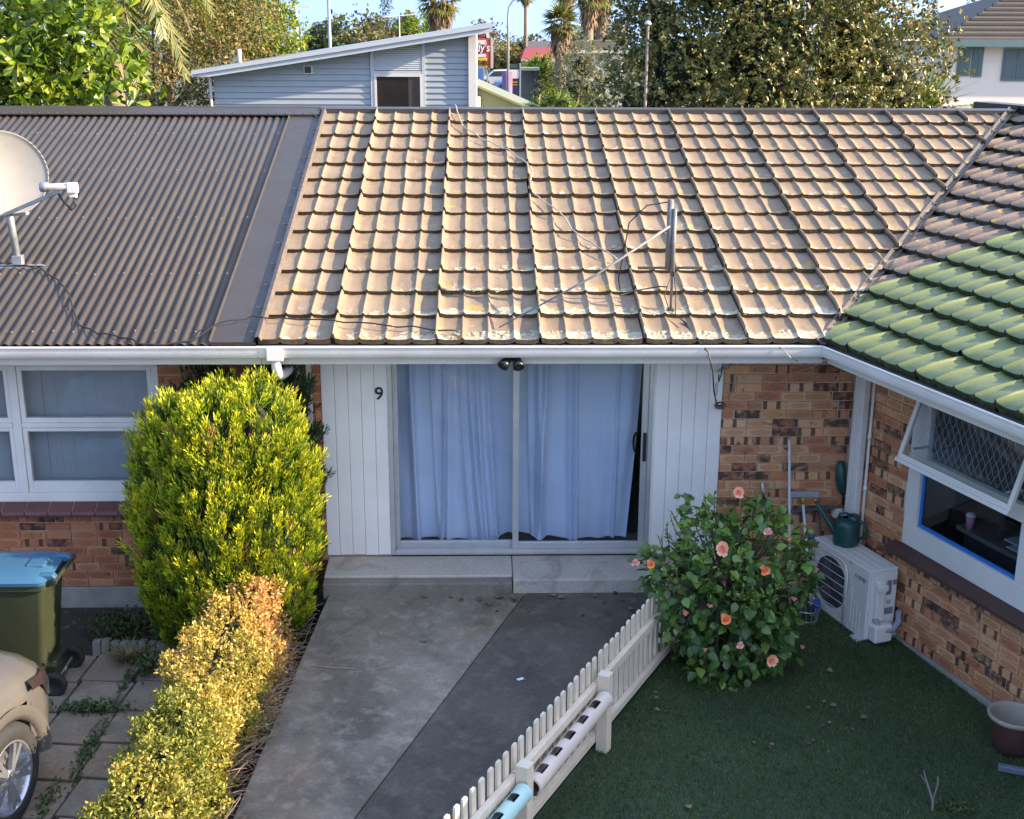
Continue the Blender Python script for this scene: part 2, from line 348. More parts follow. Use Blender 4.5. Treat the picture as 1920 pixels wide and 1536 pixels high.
# ------------------------------------------------------------------ tile layer
PW,RUN=.894,.4375
def wob(x,y): return .0022*math.sin(x*23+y*9)+.0018*math.sin(x*51-y*31)
def tile_bm(x0,y0,rise=.047,lap=1.0):
    bm=bmesh.new(); lv=bm.verts.layers.float.new('v')
    us=[0,.03,.065,.10,.13,.36,.62,.86]; hs_=[.012,.022,.025,.020,.009,.003,.001,.004]; cols=[]
    for p in range(4):
        for u in us: cols.append((p,u))
    cols.append((3,1.0))
    ys=[0,.012,.16,.30,.40,.47]; ny=len(ys); V=[]
    def prof(p,u):
        h=hs_[us.index(u)]
        if p==0: h+=lap*{0:.040,.03:.044,.065:.040,.10:.026,.13:.006}.get(u,0)
        return h
    for p,u in cols:
        x=(p+u)*PW/4; h=prof(p,u) if not (p==3 and u==1.0) else .012
        col=[]
        for i,y in enumerate(ys):
            z=h+rise*(1-(y/RUN)**2.0)- (.006 if i==0 else 0)+wob(x,y)
            q=bm.verts.new((x0+x,y0+y,z)); q[lv]=y/RUN; col.append(q)
        q=bm.verts.new((x0+x,y0,h+rise-.006)); q[lv]=-.25; r=bm.verts.new((x0+x,y0+.006,h-.014)); r[lv]=-.25
        col+= [q,r]; V.append(col)
    for a,b in zip(V[:-1],V[1:]):
        for i in range(ny-1):
            f=bm.faces.new((a[i],b[i],b[i+1],a[i+1])); f.smooth=True
        bm.faces.new((a[ny+1],b[ny+1],b[ny],a[ny]))
    # raised side lap on the left edge
    a=V[0]; ws=[]
    for i in range(ny):
        q=bm.verts.new((a[i].co.x,a[i].co.y,a[i].co.z-.055)); q[lv]=-.25; ws.append(q)
        q2=bm.verts.new(a[i].co); q2[lv]=-.1; ws.append(q2)
    for i in range(ny-1): bm.faces.new((ws[2*i],ws[2*i+1],ws[2*i+3],ws[2*i+2]))
    return bm
def tile_to_mesh(bm,mat):
    me=bpy.data.meshes.new('roof_tile'); bm.to_mesh(me); bm.free(); me.materials.append(mat); return me
def tiles(roof, FR, xs, nc, mat, clips, seen=None, rise=.036, lap=1.0):
    """lay panels at xs (left edges) in nc courses; clips = [(point, normal)] in world, keep the side normal points away from"""
    full=[tile_to_mesh(tile_bm(0,0,rise+.004*k,lap),mat) for k in range(5)]; inv=wmat(roof).inverted()@FR
    FI=FR.inverted(); cl=[(FI@Vector(p), (FI.to_3x3()@Vector(n)).normalized()) for p,n in clips]
    for j in range(nc):
        for i,x in enumerate(xs):
            y=j*RUN; x_=x+random.uniform(-.013,.013)
            corners=[Vector((x_+a,y+b,0)) for a in (0,PW) for b in (0,.47)]; cut=False; out=False
            for p,n in cl:
                d=[(c-p).dot(n) for c in corners]
                if min(d)>0: out=True
                elif max(d)>0: cut=True
            if out: continue
            if seen and not seen(FR@Vector((x_+PW/2,y+.2,0))): continue
            rz=random.uniform(-.009,.009)
            if not cut:
                o=link('roof_tile',full[random.randrange(5)],roof); o.matrix_local=inv@Matrix.Translation((x_,y,0))@Matrix.Rotation(rz,4,'Z'); continue
            bm=tile_bm(0,0,rise+.008,lap); off=Vector((x_,y,0))
            for p,n in cl:
                bmesh.ops.bisect_plane(bm,geom=bm.verts[:]+bm.edges[:]+bm.faces[:],plane_co=p-off,plane_no=n,clear_outer=True)
            if len(bm.faces)<3: bm.free(); continue
            o=link('roof_tile',tile_to_mesh(bm,mat),roof); o.matrix_local=inv@Matrix.Translation((x_,y,0))
ROOFT=.289; RA=math.atan(ROOFT)
FRM=Matrix.Translation((0,-.60,2.425))@Matrix.Rotation(RA,4,'X')
WA=math.atan2(-.9426,.3338)
FRW=Matrix.Translation((3.44,0,0))@Matrix.Rotation(WA,4,'Z')
FRWR=FRW@Matrix.Translation((0,-.66,2.425))@Matrix.Rotation(RA,4,'X')
I4=Matrix.Identity(4)
def xf(mb,M): mb.v=[tuple(M@Vector(p)) for p in mb.v]; return mb
def roofz(Y): return 2.425+(Y+.60)*ROOFT
# ------------------------------------------------------------------ houses
hl=thing('terrace_house','brick unit with brown corrugated iron roof and white window at left','house',(-4.2,0,-.3))
hc=thing('terrace_house','brick unit number 9 with mossy tan tile roof and glass sliding door','house',(.5,0,-.3))
hr=thing('terrace_house','angled brick unit with green tile roof and open awning window','house',(3.44,0,-.3),WA)
# --- walls
wl=MB().box(-9,-2.98,.012,.16,-.11,.70).box(-2.98,-1.90,.012,.16,-.11,2.40).box(-9,-2.98,.03,.16,2.12,2.40).box(-9,-5.45,.012,.16,.70,2.12).build('wall',MORTAR,hl)
lay(wl,I4,-4.95,-2.96,-.11,.545,BRICKR)
lay(wl,I4,-4.95,-2.96,.545,.64,BRICKR,ch=.095,bl=.085,soldier=True)
lay(wl,I4,-2.96,-1.90,-.11,2.24,BRICKR)
MB().box(-9,-1.90,-.012,.16,-.4,-.112).build('footing',FOOT,hl,bevel=.006)
wc=MB().box(-1.898,-1.475,.012,.16,-.11,2.40).box(2.215,3.55,.012,.16,-.3,2.40).box(-1.475,2.215,.02,.16,2.25,2.40).box(-1.475,-.87,.03,.16,.05,2.25).box(1.585,2.215,.03,.16,.05,2.25).build('wall',MORTAR,hc)
lay(wc,I4,-1.898,-1.475,-.11,2.24,BRICKR)
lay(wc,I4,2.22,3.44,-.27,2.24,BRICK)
MB().box(-1.898,-1.475,-.012,.16,-.4,-.112).build('footing',FOOT,hc,bevel=.006)
x=-1.472
for i in range(5):
    MB().box(x,x+.1195,-.012-.002*(i%2),.03,.205+.003*(i%3),2.25).build('cladding_board',CLAD,hc,bevel=.005); x+=.1215
x=1.60
for i in range(5):
    MB().box(x,x+.1215,-.012-.002*(i%2),.03,.20+.003*(i%3),2.25).build('cladding_board',CLAD,hc,bevel=.005); x+=.1235
def WB(): return MB()
ww=xf(MB().box(-.1,.865,.012,.16,-.235,2.40).box(.865,6,.012,.16,-.235,.56).box(.865,6,.03,.16,2.13,2.40).box(2.62,6,.013,.16,.56,2.13),FRW).build('wall',MORTAR,hr)
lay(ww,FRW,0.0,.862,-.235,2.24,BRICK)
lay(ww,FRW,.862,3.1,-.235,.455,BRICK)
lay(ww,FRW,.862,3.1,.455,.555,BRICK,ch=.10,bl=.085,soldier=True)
rest=MB()      # brickwork further along the wing, beyond the photograph's edge
for j in range(29):
    z0=-.235+j*.0854; x=3.1+(.12 if j%2 else 0) if z0<.45 else 2.63+(.12 if j%2 else 0)
    if .40<z0<.66: continue
    while x<5.8: rest.box(x,x+.228,-.005,.02,z0+.004,z0+.080); x+=.24
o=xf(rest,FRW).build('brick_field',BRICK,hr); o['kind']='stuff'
xf(MB().box(-.1,6,-.035,.16,-.42,-.237),FRW).build('footing',FOOT,hr,bevel=.006)
# --- fascia, soffit, gutter
GP=[(-.580,2.32),(-.690,2.32),(-.708,2.345),(-.712,2.405),(-.722,2.413),(-.722,2.424),(-.700,2.424),(-.698,2.342),(-.592,2.336),(-.592,2.40),(-.580,2.40)]
for h,x0,x1 in ((hl,-9,-1.902),(hc,-1.898,2.93)):
    MB().box(x0,x1+.03*(h is hc),-.578,-.553,2.235,2.40).build('fascia',FASCIA,h)
    MB().box(x0,x1+(.45 if h is hc else 0),-.553,.011,2.245,2.262).build('soffit',FASCIA,h)
    MB().prism(GP,x0,x1,'x').build('gutter',WHITE,h,auto=35)
g=[(y-.02,z) for y,z in GP]
xf(MB().prism(g,.475,6,'x'),FRW).build('gutter',WHITE,hr,auto=35)
xf(MB().box(.40,6,-.60,-.573,2.235,2.40),FRW).build('fascia',FASCIA,hr)
xf(MB().box(-.02,6,-.573,.011,2.246,2.263),FRW).build('soffit',FASCIA,hr)
# gutter outlet and elbow between the two units
o=MB().prism([(-.715,2.425),(-.735,2.40),(-.735,2.30),(-.58,2.30),(-.58,2.40)],-1.83,-1.69,'x').build('gutter_outlet',WHITE,hc,bevel=.008)
MB().tube([(-1.76,-.65,2.31),(-1.76,-.65,2.22),(-1.755,-.63,2.17),(-1.745,-.57,2.135),(-1.73,-.45,2.12),(-1.70,-.14,2.10),(-1.69,-.06,2.06),(-1.69,-.05,1.95),(-1.69,-.05,-.1)],.044,14).build('downpipe',WHITE,hc,smooth=True)
MB().box(-1.60,-1.555,-.04,-.002,1.4,2.24).build('corner_trim',WHITE,hc,bevel=.004)
xf(MB().box(.115,.265,-.085,-.012,-.15,2.12).box(.10,.28,-.09,-.004,2.05,2.15),FRW).build('downpipe',WHITE,hr,bevel=.01)
xf(MB().box(.155,.165,-.089,-.083,-.15,2.05).box(.215,.225,-.089,-.083,-.15,2.05),FRW).build('downpipe_rib',WHITE,hr)
xf(MB().tube([(.33,-.03,-.1),(.33,-.03,2.2)],.013,8).tube([(.33,-.03,1.45),(.33,-.03,1.5)],.019,8).tube([(.33,-.03,.95),(.33,-.03,1.0)],.019,8),FRW).build('conduit',WHITE,hr,smooth=True)
# --- roofs
V0=Vector((2.93,-.66,0)); V1=Vector((6.62,4.87,0)); vd=(V1-V0).normalized(); vnorm=Vector((vd.y,-vd.x,0))   # points to the wing side
rl=MB().add([(-9,-.58,2.40),(-2.15,-.58,2.40),(-2.15,4.85,3.985),(-9,4.85,3.985)],[(0,1,2,3)]).add([(-9,4.85,3.985),(-1.9,4.85,3.985),(-1.9,10.3,2.41),(-9,10.3,2.41)],[(0,1,2,3)]).build('roof',RIDGE,hl)
sm=MB(); n=8*8; pts=[]
for i in range(n+1):
    u=i/8*.0875; pts.append((u,.0105*math.cos(2*math.pi*i/8)))
for u,z in pts: sm.v+= [(u,-.04,z),(u,5.62,z),(u,-.04,z-.003)]
sm.f=[(3*i,3*i+3,3*i+4,3*i+1) for i in range(n)]+[(3*i+2,3*i+5,3*i+3,3*i) for i in range(n)]
sheet=sm.mesh('roof_sheet',IRON,True); inv=wmat(rl).inverted()@FRM
scr=MB(); x=-2.30-.70
while x>-8.4:
    o=link('roof_sheet',sheet,rl); o.matrix_local=inv@Matrix.Translation((x,0,.014+.002*(int(x*10)%2)))
    for yy in (.16,1.25,2.5,3.75,4.85,5.5):
        for k in range(1 if yy>.3 else 0,8,2 if yy<.5 or yy>5.2 else 3):
            c=FRM@Vector((x+k*.0875,yy+random.uniform(-.02,.02),.026)); scr.lathe([(.0,.010),(.007,.009),(.010,.0)],c,6)
    x-=.70
o=scr.build('screw',pm('screw_head',(.17,.15,.13),(.13,.115,.10),9,.5),rl); o['kind']='stuff'
fb=MB()   # wide flat flashing beside the tiles
fb.add([FRM@Vector(p) for p in ((-2.325,-.03,.052),(-2.31,-.03,.03),(-1.93,-.03,.03),(-1.93,-.03,.05),(-2.325,5.62,.052),(-2.31,5.62,.03),(-1.93,5.62,.03),(-1.93,5.62,.05))],[(0,1,5,4),(1,2,6,5),(2,3,7,6)])
fb.add([FRM@Vector(p) for p in ((-2.31,-.03,.03),(-1.93,-.03,.03),(-1.93,-.035,-.03),(-2.31,-.035,-.03))],[(0,1,2,3)])
fb.build('flashing',RIDGE,rl)
MB().prism([(4.60,3.972),(4.60,3.985),(4.83,4.048),(4.85,4.062),(4.87,4.048),(5.1,3.975),(5.1,3.96),(4.85,4.02)],-9,-1.96,'x').build('ridge_cap',RIDGE,rl)
sc2=MB()
for i in range(60): sc2.lathe([(0,.012),(.008,.010),(.011,0)],(-8.3+i*.106,4.63,3.992),6)
o=sc2.build('screw',RIDGE,rl); o['kind']='stuff'
# tan tile roof
def vz(p,dz): return Vector((p.x,p.y,roofz(p.y)+dz))
rc=MB().add([(-1.9,-.58,2.39),(2.98,-.58,2.39),(6.62,4.87,3.97),(-1.9,4.87,3.97)],[(0,1,2,3)]).add([(-1.9,4.87,3.97),(6.62,4.87,3.97),(12.0,10.3,2.4),(-1.9,10.3,2.4)],[(0,1,2,3)]).build('roof',LEAD,hc)
xs=[-1.29+PW*k for k in range(-1,10)]
tiles(rc,FRM,xs,13,TILE,[((-1.915,0,0),(-1,0,0)),(tuple(V0),tuple(vnorm)),((0,4.80,4),(0,1,0))])
MB().add([FRM@Vector(p) for p in ((-1.955,-.03,.03),(-1.935,-.03,.075),(-1.90,-.03,.085),(-1.88,-.03,.04),(-1.955,5.6,.03),(-1.935,5.6,.075),(-1.90,5.6,.085),(-1.88,5.6,.04))],[(0,1,5,4),(1,2,6,5),(2,3,7,6)]).build('barge_flashing',LEADP,rc)
pins=MB()
for j in range(13):
    p=FRM@Vector((-1.95,j*RUN+.1,.05)); pins.tube([p,p+Vector((-.05,-.005,.012))],.006,6)
o=pins.build('clip',LEAD,rc); o['kind']='stuff'
x=-1.96; k=0
while x<6.55:
    e=min(x+1.42,6.66)
    MB().prism([(4.72,3.985),(4.72,4.045),(4.85,4.062),(4.98,4.045),(4.98,3.985)],x,e-.006+.012*(k%2),'x').build('ridge_cap',RIDGE,rc); x=e; k+=1
# tile slope of the wing (tan part belongs to number 9, green part to the angled unit)
GX=-.14
wdir=FRW.to_3x3()@Vector((1,0,0)); gpt=FRW@Vector((GX,0,0))
xw=[GX-PW*k for k in range(1,7)]
tiles(rc,FRWR,xw,13,TILEW,[(tuple(V0),tuple(-vnorm)),(tuple(gpt),tuple(wdir))],rise=.046,lap=.3)
rg=xf(MB().add([(-4.2,5.42,1.545),(-.1,-.06,-.03),(7,-.06,-.03),(7,5.42,1.545)],[(0,1,2,3)]).add([(-4.2,5.42,1.545),(7,5.42,1.545),(7,10.8,0),(-4.2,10.8,0)],[(0,1,2,3)]),FRW@Matrix.Translation((0,-.66,2.425))).build('roof',LEAD,hr)
xg=[GX+PW*k+.004 for k in range(-1,5)]
tiles(rg,FRWR,xg,13,TILEG,[(tuple(V0),tuple(-vnorm)),(tuple(gpt),tuple(-wdir))],rise=.046,lap=.3)
MB().bar(FRW@Vector((-4.3,4.78,4.05)),FRW@Vector((7,4.78,4.05)),.26,.10).build('ridge_cap',RIDGE,hr)
# valley gutter between the slopes
va,vb=vz(V0,.02),vz(V1,.045); pp=vnorm
MB().add([va-pp*.05+Vector((0,0,.030)),va-pp*.015,va+pp*.03,va+pp*.06+Vector((0,0,.04)),vb-pp*.05+Vector((0,0,.030)),vb-pp*.015,vb+pp*.03,vb+pp*.06+Vector((0,0,.04))],[(0,1,5,4),(1,2,6,5),(2,3,7,6)]).build('valley_gutter',LEAD,rc)
vk=MB()
for k in range(16):
    a=va.lerp(vb,k/16); b=va.lerp(vb,(k+.97)/16); vk.bar(a-pp*.05+Vector((0,0,.034)),b-pp*.05+Vector((0,0,.030)),.010,.014)
vk.build('valley_edge',LEADP,rc)
# gable end so that the roof space is closed
MB().add([(-9,0,2.3),(-9,4.85,3.97),(-9,9.7,2.3)],[(0,1,2)]).box(-9,9,9.6,9.7,-.3,2.45).box(-9.02,-9,0,9.7,-.3,2.4).build('back_wall',MORTAR,hl)
# ------------------------------------------------------------------ sliding door, windows, rooms
def frame(x0,x1,z0,z1,w,y0,y1,wb=None):
    wb=wb or w; return MB().box(x0,x0+w,y0,y1,z0,z1).box(x1-w,x1,y0,y1,z0,z1).box(x0+w,x1-w,y0,y1,z1-w,z1).box(x0+w,x1-w,y0,y1,z0,z0+wb)
dr=frame(-.868,1.583,.205,2.25,.042,-.02,.11,.035).build('door_frame',ALU,hc,bevel=.003)
MB().box(-.82,1.54,-.035,.10,.225,.243).box(-.82,1.54,-.03,-.018,.243,.262).box(-.82,1.54,.03,.038,.243,.256).build('door_track',ALU,dr)
p1=frame(-.826,.335,.25,2.22,.045,.045,.085,.07).build('fixed_panel',ALU,hc,bevel=.003)
MB().box(-.785,.295,.062,.068,.31,2.18).build('pane',GLASS,p1)
p2=frame(.285,1.541,.25,2.22,.058,-.005,.035,.075).build('sliding_panel',ALU,hc,bevel=.003)
MB().box(.338,1.488,.012,.018,.32,2.17).build('pane',GLASS,p2)
MB().box(1.497,1.53,-.022,-.004,1.14,1.42).build('handle',BLACK,p2,bevel=.006)
MB().tube([(1.44,.05,1.20),(1.425,.075,1.24),(1.42,.08,1.30),(1.425,.075,1.36),(1.44,.05,1.40)],.012,8).build('inner_handle',BLACK,p2,smooth=True)
MB().box(1.541,1.60,-.016,.02,.205,2.25).build('door_trim',WHITE,hc,bevel=.003)
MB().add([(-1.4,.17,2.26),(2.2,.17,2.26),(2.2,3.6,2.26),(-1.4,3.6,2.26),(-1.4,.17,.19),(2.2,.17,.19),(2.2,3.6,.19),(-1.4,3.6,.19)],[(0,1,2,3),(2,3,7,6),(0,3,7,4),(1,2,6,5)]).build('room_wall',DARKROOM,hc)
MB().box(-1.4,2.2,.112,3.6,.15,.205).build('room_floor',CARPET,hc)
def curtain(name,label,xa,xb,ya,zt,zb,folds,lean,hem,seed):
    r=np.random.default_rng(seed); nx,nz=150,34; V=[]
    ph=r.random(folds)*6.28; cen=np.sort(r.random(folds)); wd=.010+.022*r.random(folds); am=.035+.085*r.random(folds)
    for j in range(nz+1):
        tz=j/nz; z0=zt+(zb-zt)*tz
        for i in range(nx+1):
            u=i/nx; x=xa+(xb-xa)*u+lean(u,tz); y=ya+.012*math.sin(u*34+1.5*math.sin(tz*2+u*5))*(1-.3*tz)
            for c,w_,a,p_ in zip(cen,wd,am,ph):
                cc=c+.05*math.sin(p_)*tz**1.5; g=math.exp(-((u-cc)/w_)**2); y-=a*g*(.55+.45*tz); x+=.3*a*g*math.sin(p_*3)*tz
            y+=.014*math.sin(u*9+tz*5+ph[0])*tz+.006*math.sin(u*23-tz*11)
            z=z0+hem(u)*tz**6
            V.append((x,y,z))
    F=[(j*(nx+1)+i,j*(nx+1)+i+1,(j+1)*(nx+1)+i+1,(j+1)*(nx+1)+i) for j in range(nz) for i in range(nx)]
    me=bpy.data.meshes.new(name); me.from_pydata(V,[],F); me.materials.append(CURTAIN); me.polygons.foreach_set('use_smooth',[True]*len(F))
    o=link(name,me); tag(o,label,'curtain',None); return o
curtain('curtain','sheer pale blue curtain behind the left glass door panel',-.80,.34,.24,2.24,.27,9,lambda u,t:(.05*u*t-.0*t)+.06*math.exp(-((u-.62)/.14)**2)*t**2,lambda u:(.10 if u>.75 else 0)*min(1,(u-.75)*6 if u>.75 else 0)+.010*math.sin(u*6)+.006*math.sin(u*21),3)
curtain('curtain','sheer pale blue curtain with loose right edge behind the sliding panel',.30,1.50,.20,2.24,.285,8,lambda u,t:-.11*u**3*t**1.4,lambda u:.045*(1-u)**2+.012*math.sin(u*7+1)+.006*math.sin(u*23),8)
MB().box(-1.3,2.1,.18,.30,2.20,2.235).build('curtain_track',WHITE,hc)
# left window
BLIND=pm('vertical_blind',(.44,.43,.42),(.38,.375,.365),2,.7)
wn=MB().box(-5.45,-2.95,-.012,.06,.76,.85).box(-5.45,-2.95,-.010,.06,2.07,2.24).box(-3.005,-2.945,-.012,.06,.85,2.07).box(-4.30,-4.225,-.014,.06,.85,2.07).box(-5.45,-5.39,-.012,.06,.85,2.07).build('window',WHITE,hl,bevel=.004)
for x0,x1 in ((-4.222,-3.008),(-5.388,-4.303)):
    for z0,z1,wb in ((.852,1.488,.105),(1.532,2.068,.045)):
        f_=frame(x0,x1,z0,z1,.042,.0,.05,wb).build('sash',WHITE,hl,bevel=.004)
        MB().box(x0+.038,x1-.038,.026,.031,z0+wb-.005,z1-.038).build('pane',GLASS,f_)
    MB().box(x0,x1,-.016,.05,1.489,1.531).build('transom',WHITE,hl,bevel=.004)
x=-5.40
while x<-2.95:
    MB().box(x,x+.1212,.16+.006*(int(x*100)%2),.162+.006*(int(x*100)%2),.86,2.1).build('blind_slat',BLIND,hl); x+=.122
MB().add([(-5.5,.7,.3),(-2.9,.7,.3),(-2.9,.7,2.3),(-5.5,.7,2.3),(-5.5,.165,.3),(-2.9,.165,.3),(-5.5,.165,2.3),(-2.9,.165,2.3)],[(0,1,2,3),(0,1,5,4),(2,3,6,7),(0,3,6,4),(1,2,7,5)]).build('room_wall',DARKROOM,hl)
ws=MB().prism([(-.10,.655),(-.10,.70),(.02,.775),(.02,.655)],-5.6,-2.93,'x').build('window_sill',MORTAR,hl)
x=-5.55; k=0
while x<-2.95:
    e=min(x+.217,-2.93); MB().prism([(-.125,.648),(-.128,.672),(-.115,.70),(.0,.772),(.0,.72)],x+.002,e-.003,'x').build('sill_tile',SILLRED,ws,bevel=.004); x=e
# awning window of the angled unit
def xw_(mb): return xf(mb,FRW)
wf=xw_(MB().box(.868,2.62,-.004,.07,.655,.86).box(.868,1.03,-.002,.07,.86,1.36).box(2.255,2.62,-.002,.07,.86,1.36).box(.868,2.62,-.006,.07,1.36,1.50).box(.868,1.085,.0,.07,1.50,2.13).box(2.33,2.62,.0,.07,1.50,2.13).box(1.085,2.33,.0,.07,2.06,2.13)).build('window',FASCIA,hr,bevel=.006)
xw_(MB().box(1.02,2.27,.04,.046,.85,1.37)).build('pane',GLASS,wf)
TAPE=pm('blue_masking_tape',(.012,.17,.48),(.01,.14,.42),8,.55,.15,60)
tb=xw_(MB().box(1.025,1.062,.030,.0385,.888,1.355).box(2.222,2.262,.030,.0385,.858,1.355).box(1.025,2.262,.028,.0385,.858,.892)).build('masking_tape',TAPE,wf)
st=Vector((0,-.0,2.08)); ang=math.atan2(.17,.56)
FS=FRW@Matrix.Translation((0,-.012,2.08))@Matrix.Rotation(-ang,4,'X')
sa=xf(frame(.975,2.345,-.605,0,.044,-.040,-.006,.05),FS).build('awning_sash',FASCIA,hr,bevel=.005)
xf(MB().box(1.02,2.30,-.028,-.023,-.56,-.045),FS).build('pane',GLASS,sa)
xf(MB().box(.97,2.35,-.055,-.045,-.635,-.60),FS).build('drip_edge',FASCIA,sa,bevel=.004)
for xx in (1.10,2.22): xw_(MB().bar((xx,.0,1.62),(xx,-.16,1.62),.012,.02)).build('window_stay',ALU,sa)
gr=MB(); W_=.078; 
def wav(x0,sgn):
    pts=[]
    return pts
k=-12
while k<40:      # diamond mesh: two families of crossing bars
    for sgn in (1,-1):
        pts=[]
        for i in range(26):
            z=1.52+i*.022; u=(z-1.52)/.13; xx=1.09+k*W_+sgn*W_*.5*(2/math.pi*math.asin(math.sin(math.pi*u))*.0+ (math.cos(math.pi*u)*.86))
            if 1.09<xx<2.33 and z<2.06: pts.append((xx,.035,z))
        if len(pts)>2: gr.tube(pts,.0032,4,False)
    k+=1
xw_(gr); gr.build('diamond_grille',pm('grille_steel',(.30,.30,.30),(.24,.24,.24),6,.5),hr)
FLY=pm('insect_mesh',(.05,.05,.052),(.04,.04,.042),3,.9)
xw_(MB().box(1.085,2.33,.055,.058,1.50,2.06)).build('insect_screen',FLY,wf)
xw_(MB().prism([(-.115,.565),(-.115,.60),(.03,.665),(.03,.565)],.78,5.5,'x')).build('window_sill',SILLBROWN,hr,bevel=.006)
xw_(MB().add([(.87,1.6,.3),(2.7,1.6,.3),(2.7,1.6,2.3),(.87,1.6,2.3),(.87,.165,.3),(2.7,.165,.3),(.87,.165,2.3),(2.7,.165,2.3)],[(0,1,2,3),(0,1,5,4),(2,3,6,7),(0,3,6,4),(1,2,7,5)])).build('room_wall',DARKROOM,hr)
TBL=pm('table_top',(.16,.13,.11),(.12,.10,.085),4,.5)
t_=thing('kitchen_bench','pale bench seen inside the taped window','bench',tuple(FRW@Vector((1.75,.55,.3))),WA)
xf(MB().box(1.2,2.5,.3,.8,.86,.90),FRW).build('bench_top',TBL,t_); xf(MB().box(1.25,2.45,.35,.78,.3,.86),FRW).build('cabinet',DARKROOM,t_)
PAPER=pm('paper',(.55,.56,.62),(.48,.49,.55),9,.8)
o=xf(MB().box(1.75,2.15,.36,.60,.901,.908).box(1.62,1.8,.45,.66,.902,.912),FRW).build('paper_sheet',PAPER); tag(o,'loose white papers lying on the bench inside the taped window','papers')
CUP=pm('pink_cup',(.50,.22,.30),(.40,.16,.24),5,.5)
o=thing('drink_cup','pink drinking cup standing inside the taped window','cup',tuple(FRW@Vector((1.33,.33,.90))))
MB().lathe([(0,0),(.03,0),(.04,.13),(.036,.13),(.03,.01)],tuple(FRW@Vector((1.33,.33,.90))),14).build('cup_body',CUP,o,smooth=True)
MB().lathe([(.042,.125),(.043,.14),(.02,.155),(0,.155)],tuple(FRW@Vector((1.33,.33,.90))),14).build('lid',PAPER,o,smooth=True)
# house number
fc=bpy.data.curves.new('num','FONT'); fc.body='9'; fc.size=.17; fc.extrude=.006; fc.offset=.001
fo=bpy.data.objects.new('num',fc); COL.objects.link(fo); dg=bpy.context.evaluated_depsgraph_get(); me=bpy.data.meshes.new_from_object(fo.evaluated_get(dg)); bpy.data.objects.remove(fo)
me.materials.append(BLACK); o=link('house_number',me,None,(-.985,-.022,1.752),(R(90),0,0)); tag(o,'black metal number 9 on the white cladding','house number')
# flood light
fl=thing('flood_light','black twin spot light under the gutter above the door','light',(.26,-.59,2.30))
MB().box(.215,.305,-.60,-.578,2.26,2.34).build('base_plate',BLACK,fl,bevel=.006)
for dx,tilt in ((-.035,(-.55,-.6,-.55)),(.045,(.12,-.75,-.62))):
    c=Vector((.26+dx,-.615,2.285)); d=Vector(tilt).normalized(); q=d.to_track_quat('Z','Y').to_matrix().to_4x4()
    M_=Matrix.Translation(c)@q
    h_=MB().lathe([(0,-.05),(.028,-.048),(.032,-.02),(.034,.02),(.046,.05),(.05,.09),(.045,.09),(.035,.06),(0,.055)],(0,0,0),18,M_).build('spot_head',BLACK,fl,smooth=True)
    MB().lathe([(0,.078),(.03,.076),(.043,.07)],(0,0,0),18,M_).build('lens',GLASS,h_,smooth=True)
# service cable, clamp and conduit at the eave
o=MB().tube([(2.16,-.05,2.02),(2.17,-.10,2.05),(2.22,-.14,2.12),(2.26,-.2,2.18),(2.28,-.3,2.235)],.014,8).build('conduit',GALV,hc,smooth=True)
ej=thing('cable_joint','tangled black service cable and grey clamp hanging at the eave corner','cable',(2.1,-.5,1.9))
MB().tube([(1.78,-.30,2.545),(1.86,-.62,2.45),(1.93,-.75,2.38),(1.985,-.72,2.2),(2.02,-.62,2.0),(2.08,-.45,1.84),(2.15,-.2,1.735),(2.2,-.06,1.70)],.007,6).tube([(2.10,-.56,2.24),(2.11,-.45,2.1),(2.12,-.3,1.99),(2.14,-.18,2.02),(2.16,-.08,2.0)],.006,6).build('black_wire',CABLEB,ej,smooth=True)
MB().box(2.09,2.115,-.31,-.285,1.86,1.98).build('clamp',GALV,ej,bevel=.004)
q=MB()
for k in range(3):
    c=Vector((2.19,-.05,1.70)); rr=.03+.01*k; q.tube([c+Vector((rr*math.cos(a+k),-.012*k,rr*.7*math.sin(a+k))) for a in np.linspace(0,6.2,14)],.004,5)
q.build('wire_coil',CABLEB,ej,smooth=True)
MB().tube([(2.30,-.09,2.0),(2.31,-.03,1.9),(2.30,-.02,1.78),(2.28,-.03,1.69),(2.34,-.02,1.66),(2.5,-.02,1.67),(2.62,-.02,1.74),(2.7,-.05,1.9),(2.83,-.2,2.05),(2.93,-.42,2.16),(2.99,-.58,2.24)],.004,6).build('white_wire',CABLEW,ej,smooth=True)
MB().tube([(2.55,-.72,2.42),(2.64,-.75,2.33),(2.74,-.6,2.26),(2.77,-.5,2.24)],.004,6).build('white_wire',CABLEW,ej,smooth=True)
MB().tube([(-1.90,-.03,2.04),(-1.8,-.03,2.06),(-1.68,-.04,2.08),(-1.55,-.03,2.11),(-1.48,-.03,2.16)],.011,6).build('cable_conduit',CABLEW,hc,smooth=True)
# ------------------------------------------------------------------ things on the roof
def rp(x,Y,dz=0): return Vector((x,Y,roofz(Y)+dz))
MAST=pm('dull_mast',(.24,.235,.225),(.15,.147,.14),14,.55,metal=.3)
an=thing('antenna_mast','short grey antenna mast with long strut on the tan tile roof','antenna',tuple(rp(1.69,-.12,.03)))
MB().tube([rp(1.69,-.12,.02),rp(1.69,-.12,.66)],.013,8).build('lower_pole',MAST,an,smooth=True)
MB().tube([rp(1.652,-.10,.40),rp(1.655,-.10,1.02)],.028,12).build('upper_pole',MAST,an,smooth=True)
MB().tube([rp(1.69,-.12,.35),rp(1.69,-.12,.95)],.020,10).build('inner_pole',MAST,an,smooth=True)
MB().tube([rp(1.65,-.13,.80),rp(1.0,-.28,.44),rp(.15,-.45,.06)],[.013,.011,.006],8).build('strut',MAST,an,smooth=True)
MB().bar(rp(1.40,.02,.36),rp(1.98,.02,.36),.022,.022).build('cross_bar',LEAD,an)
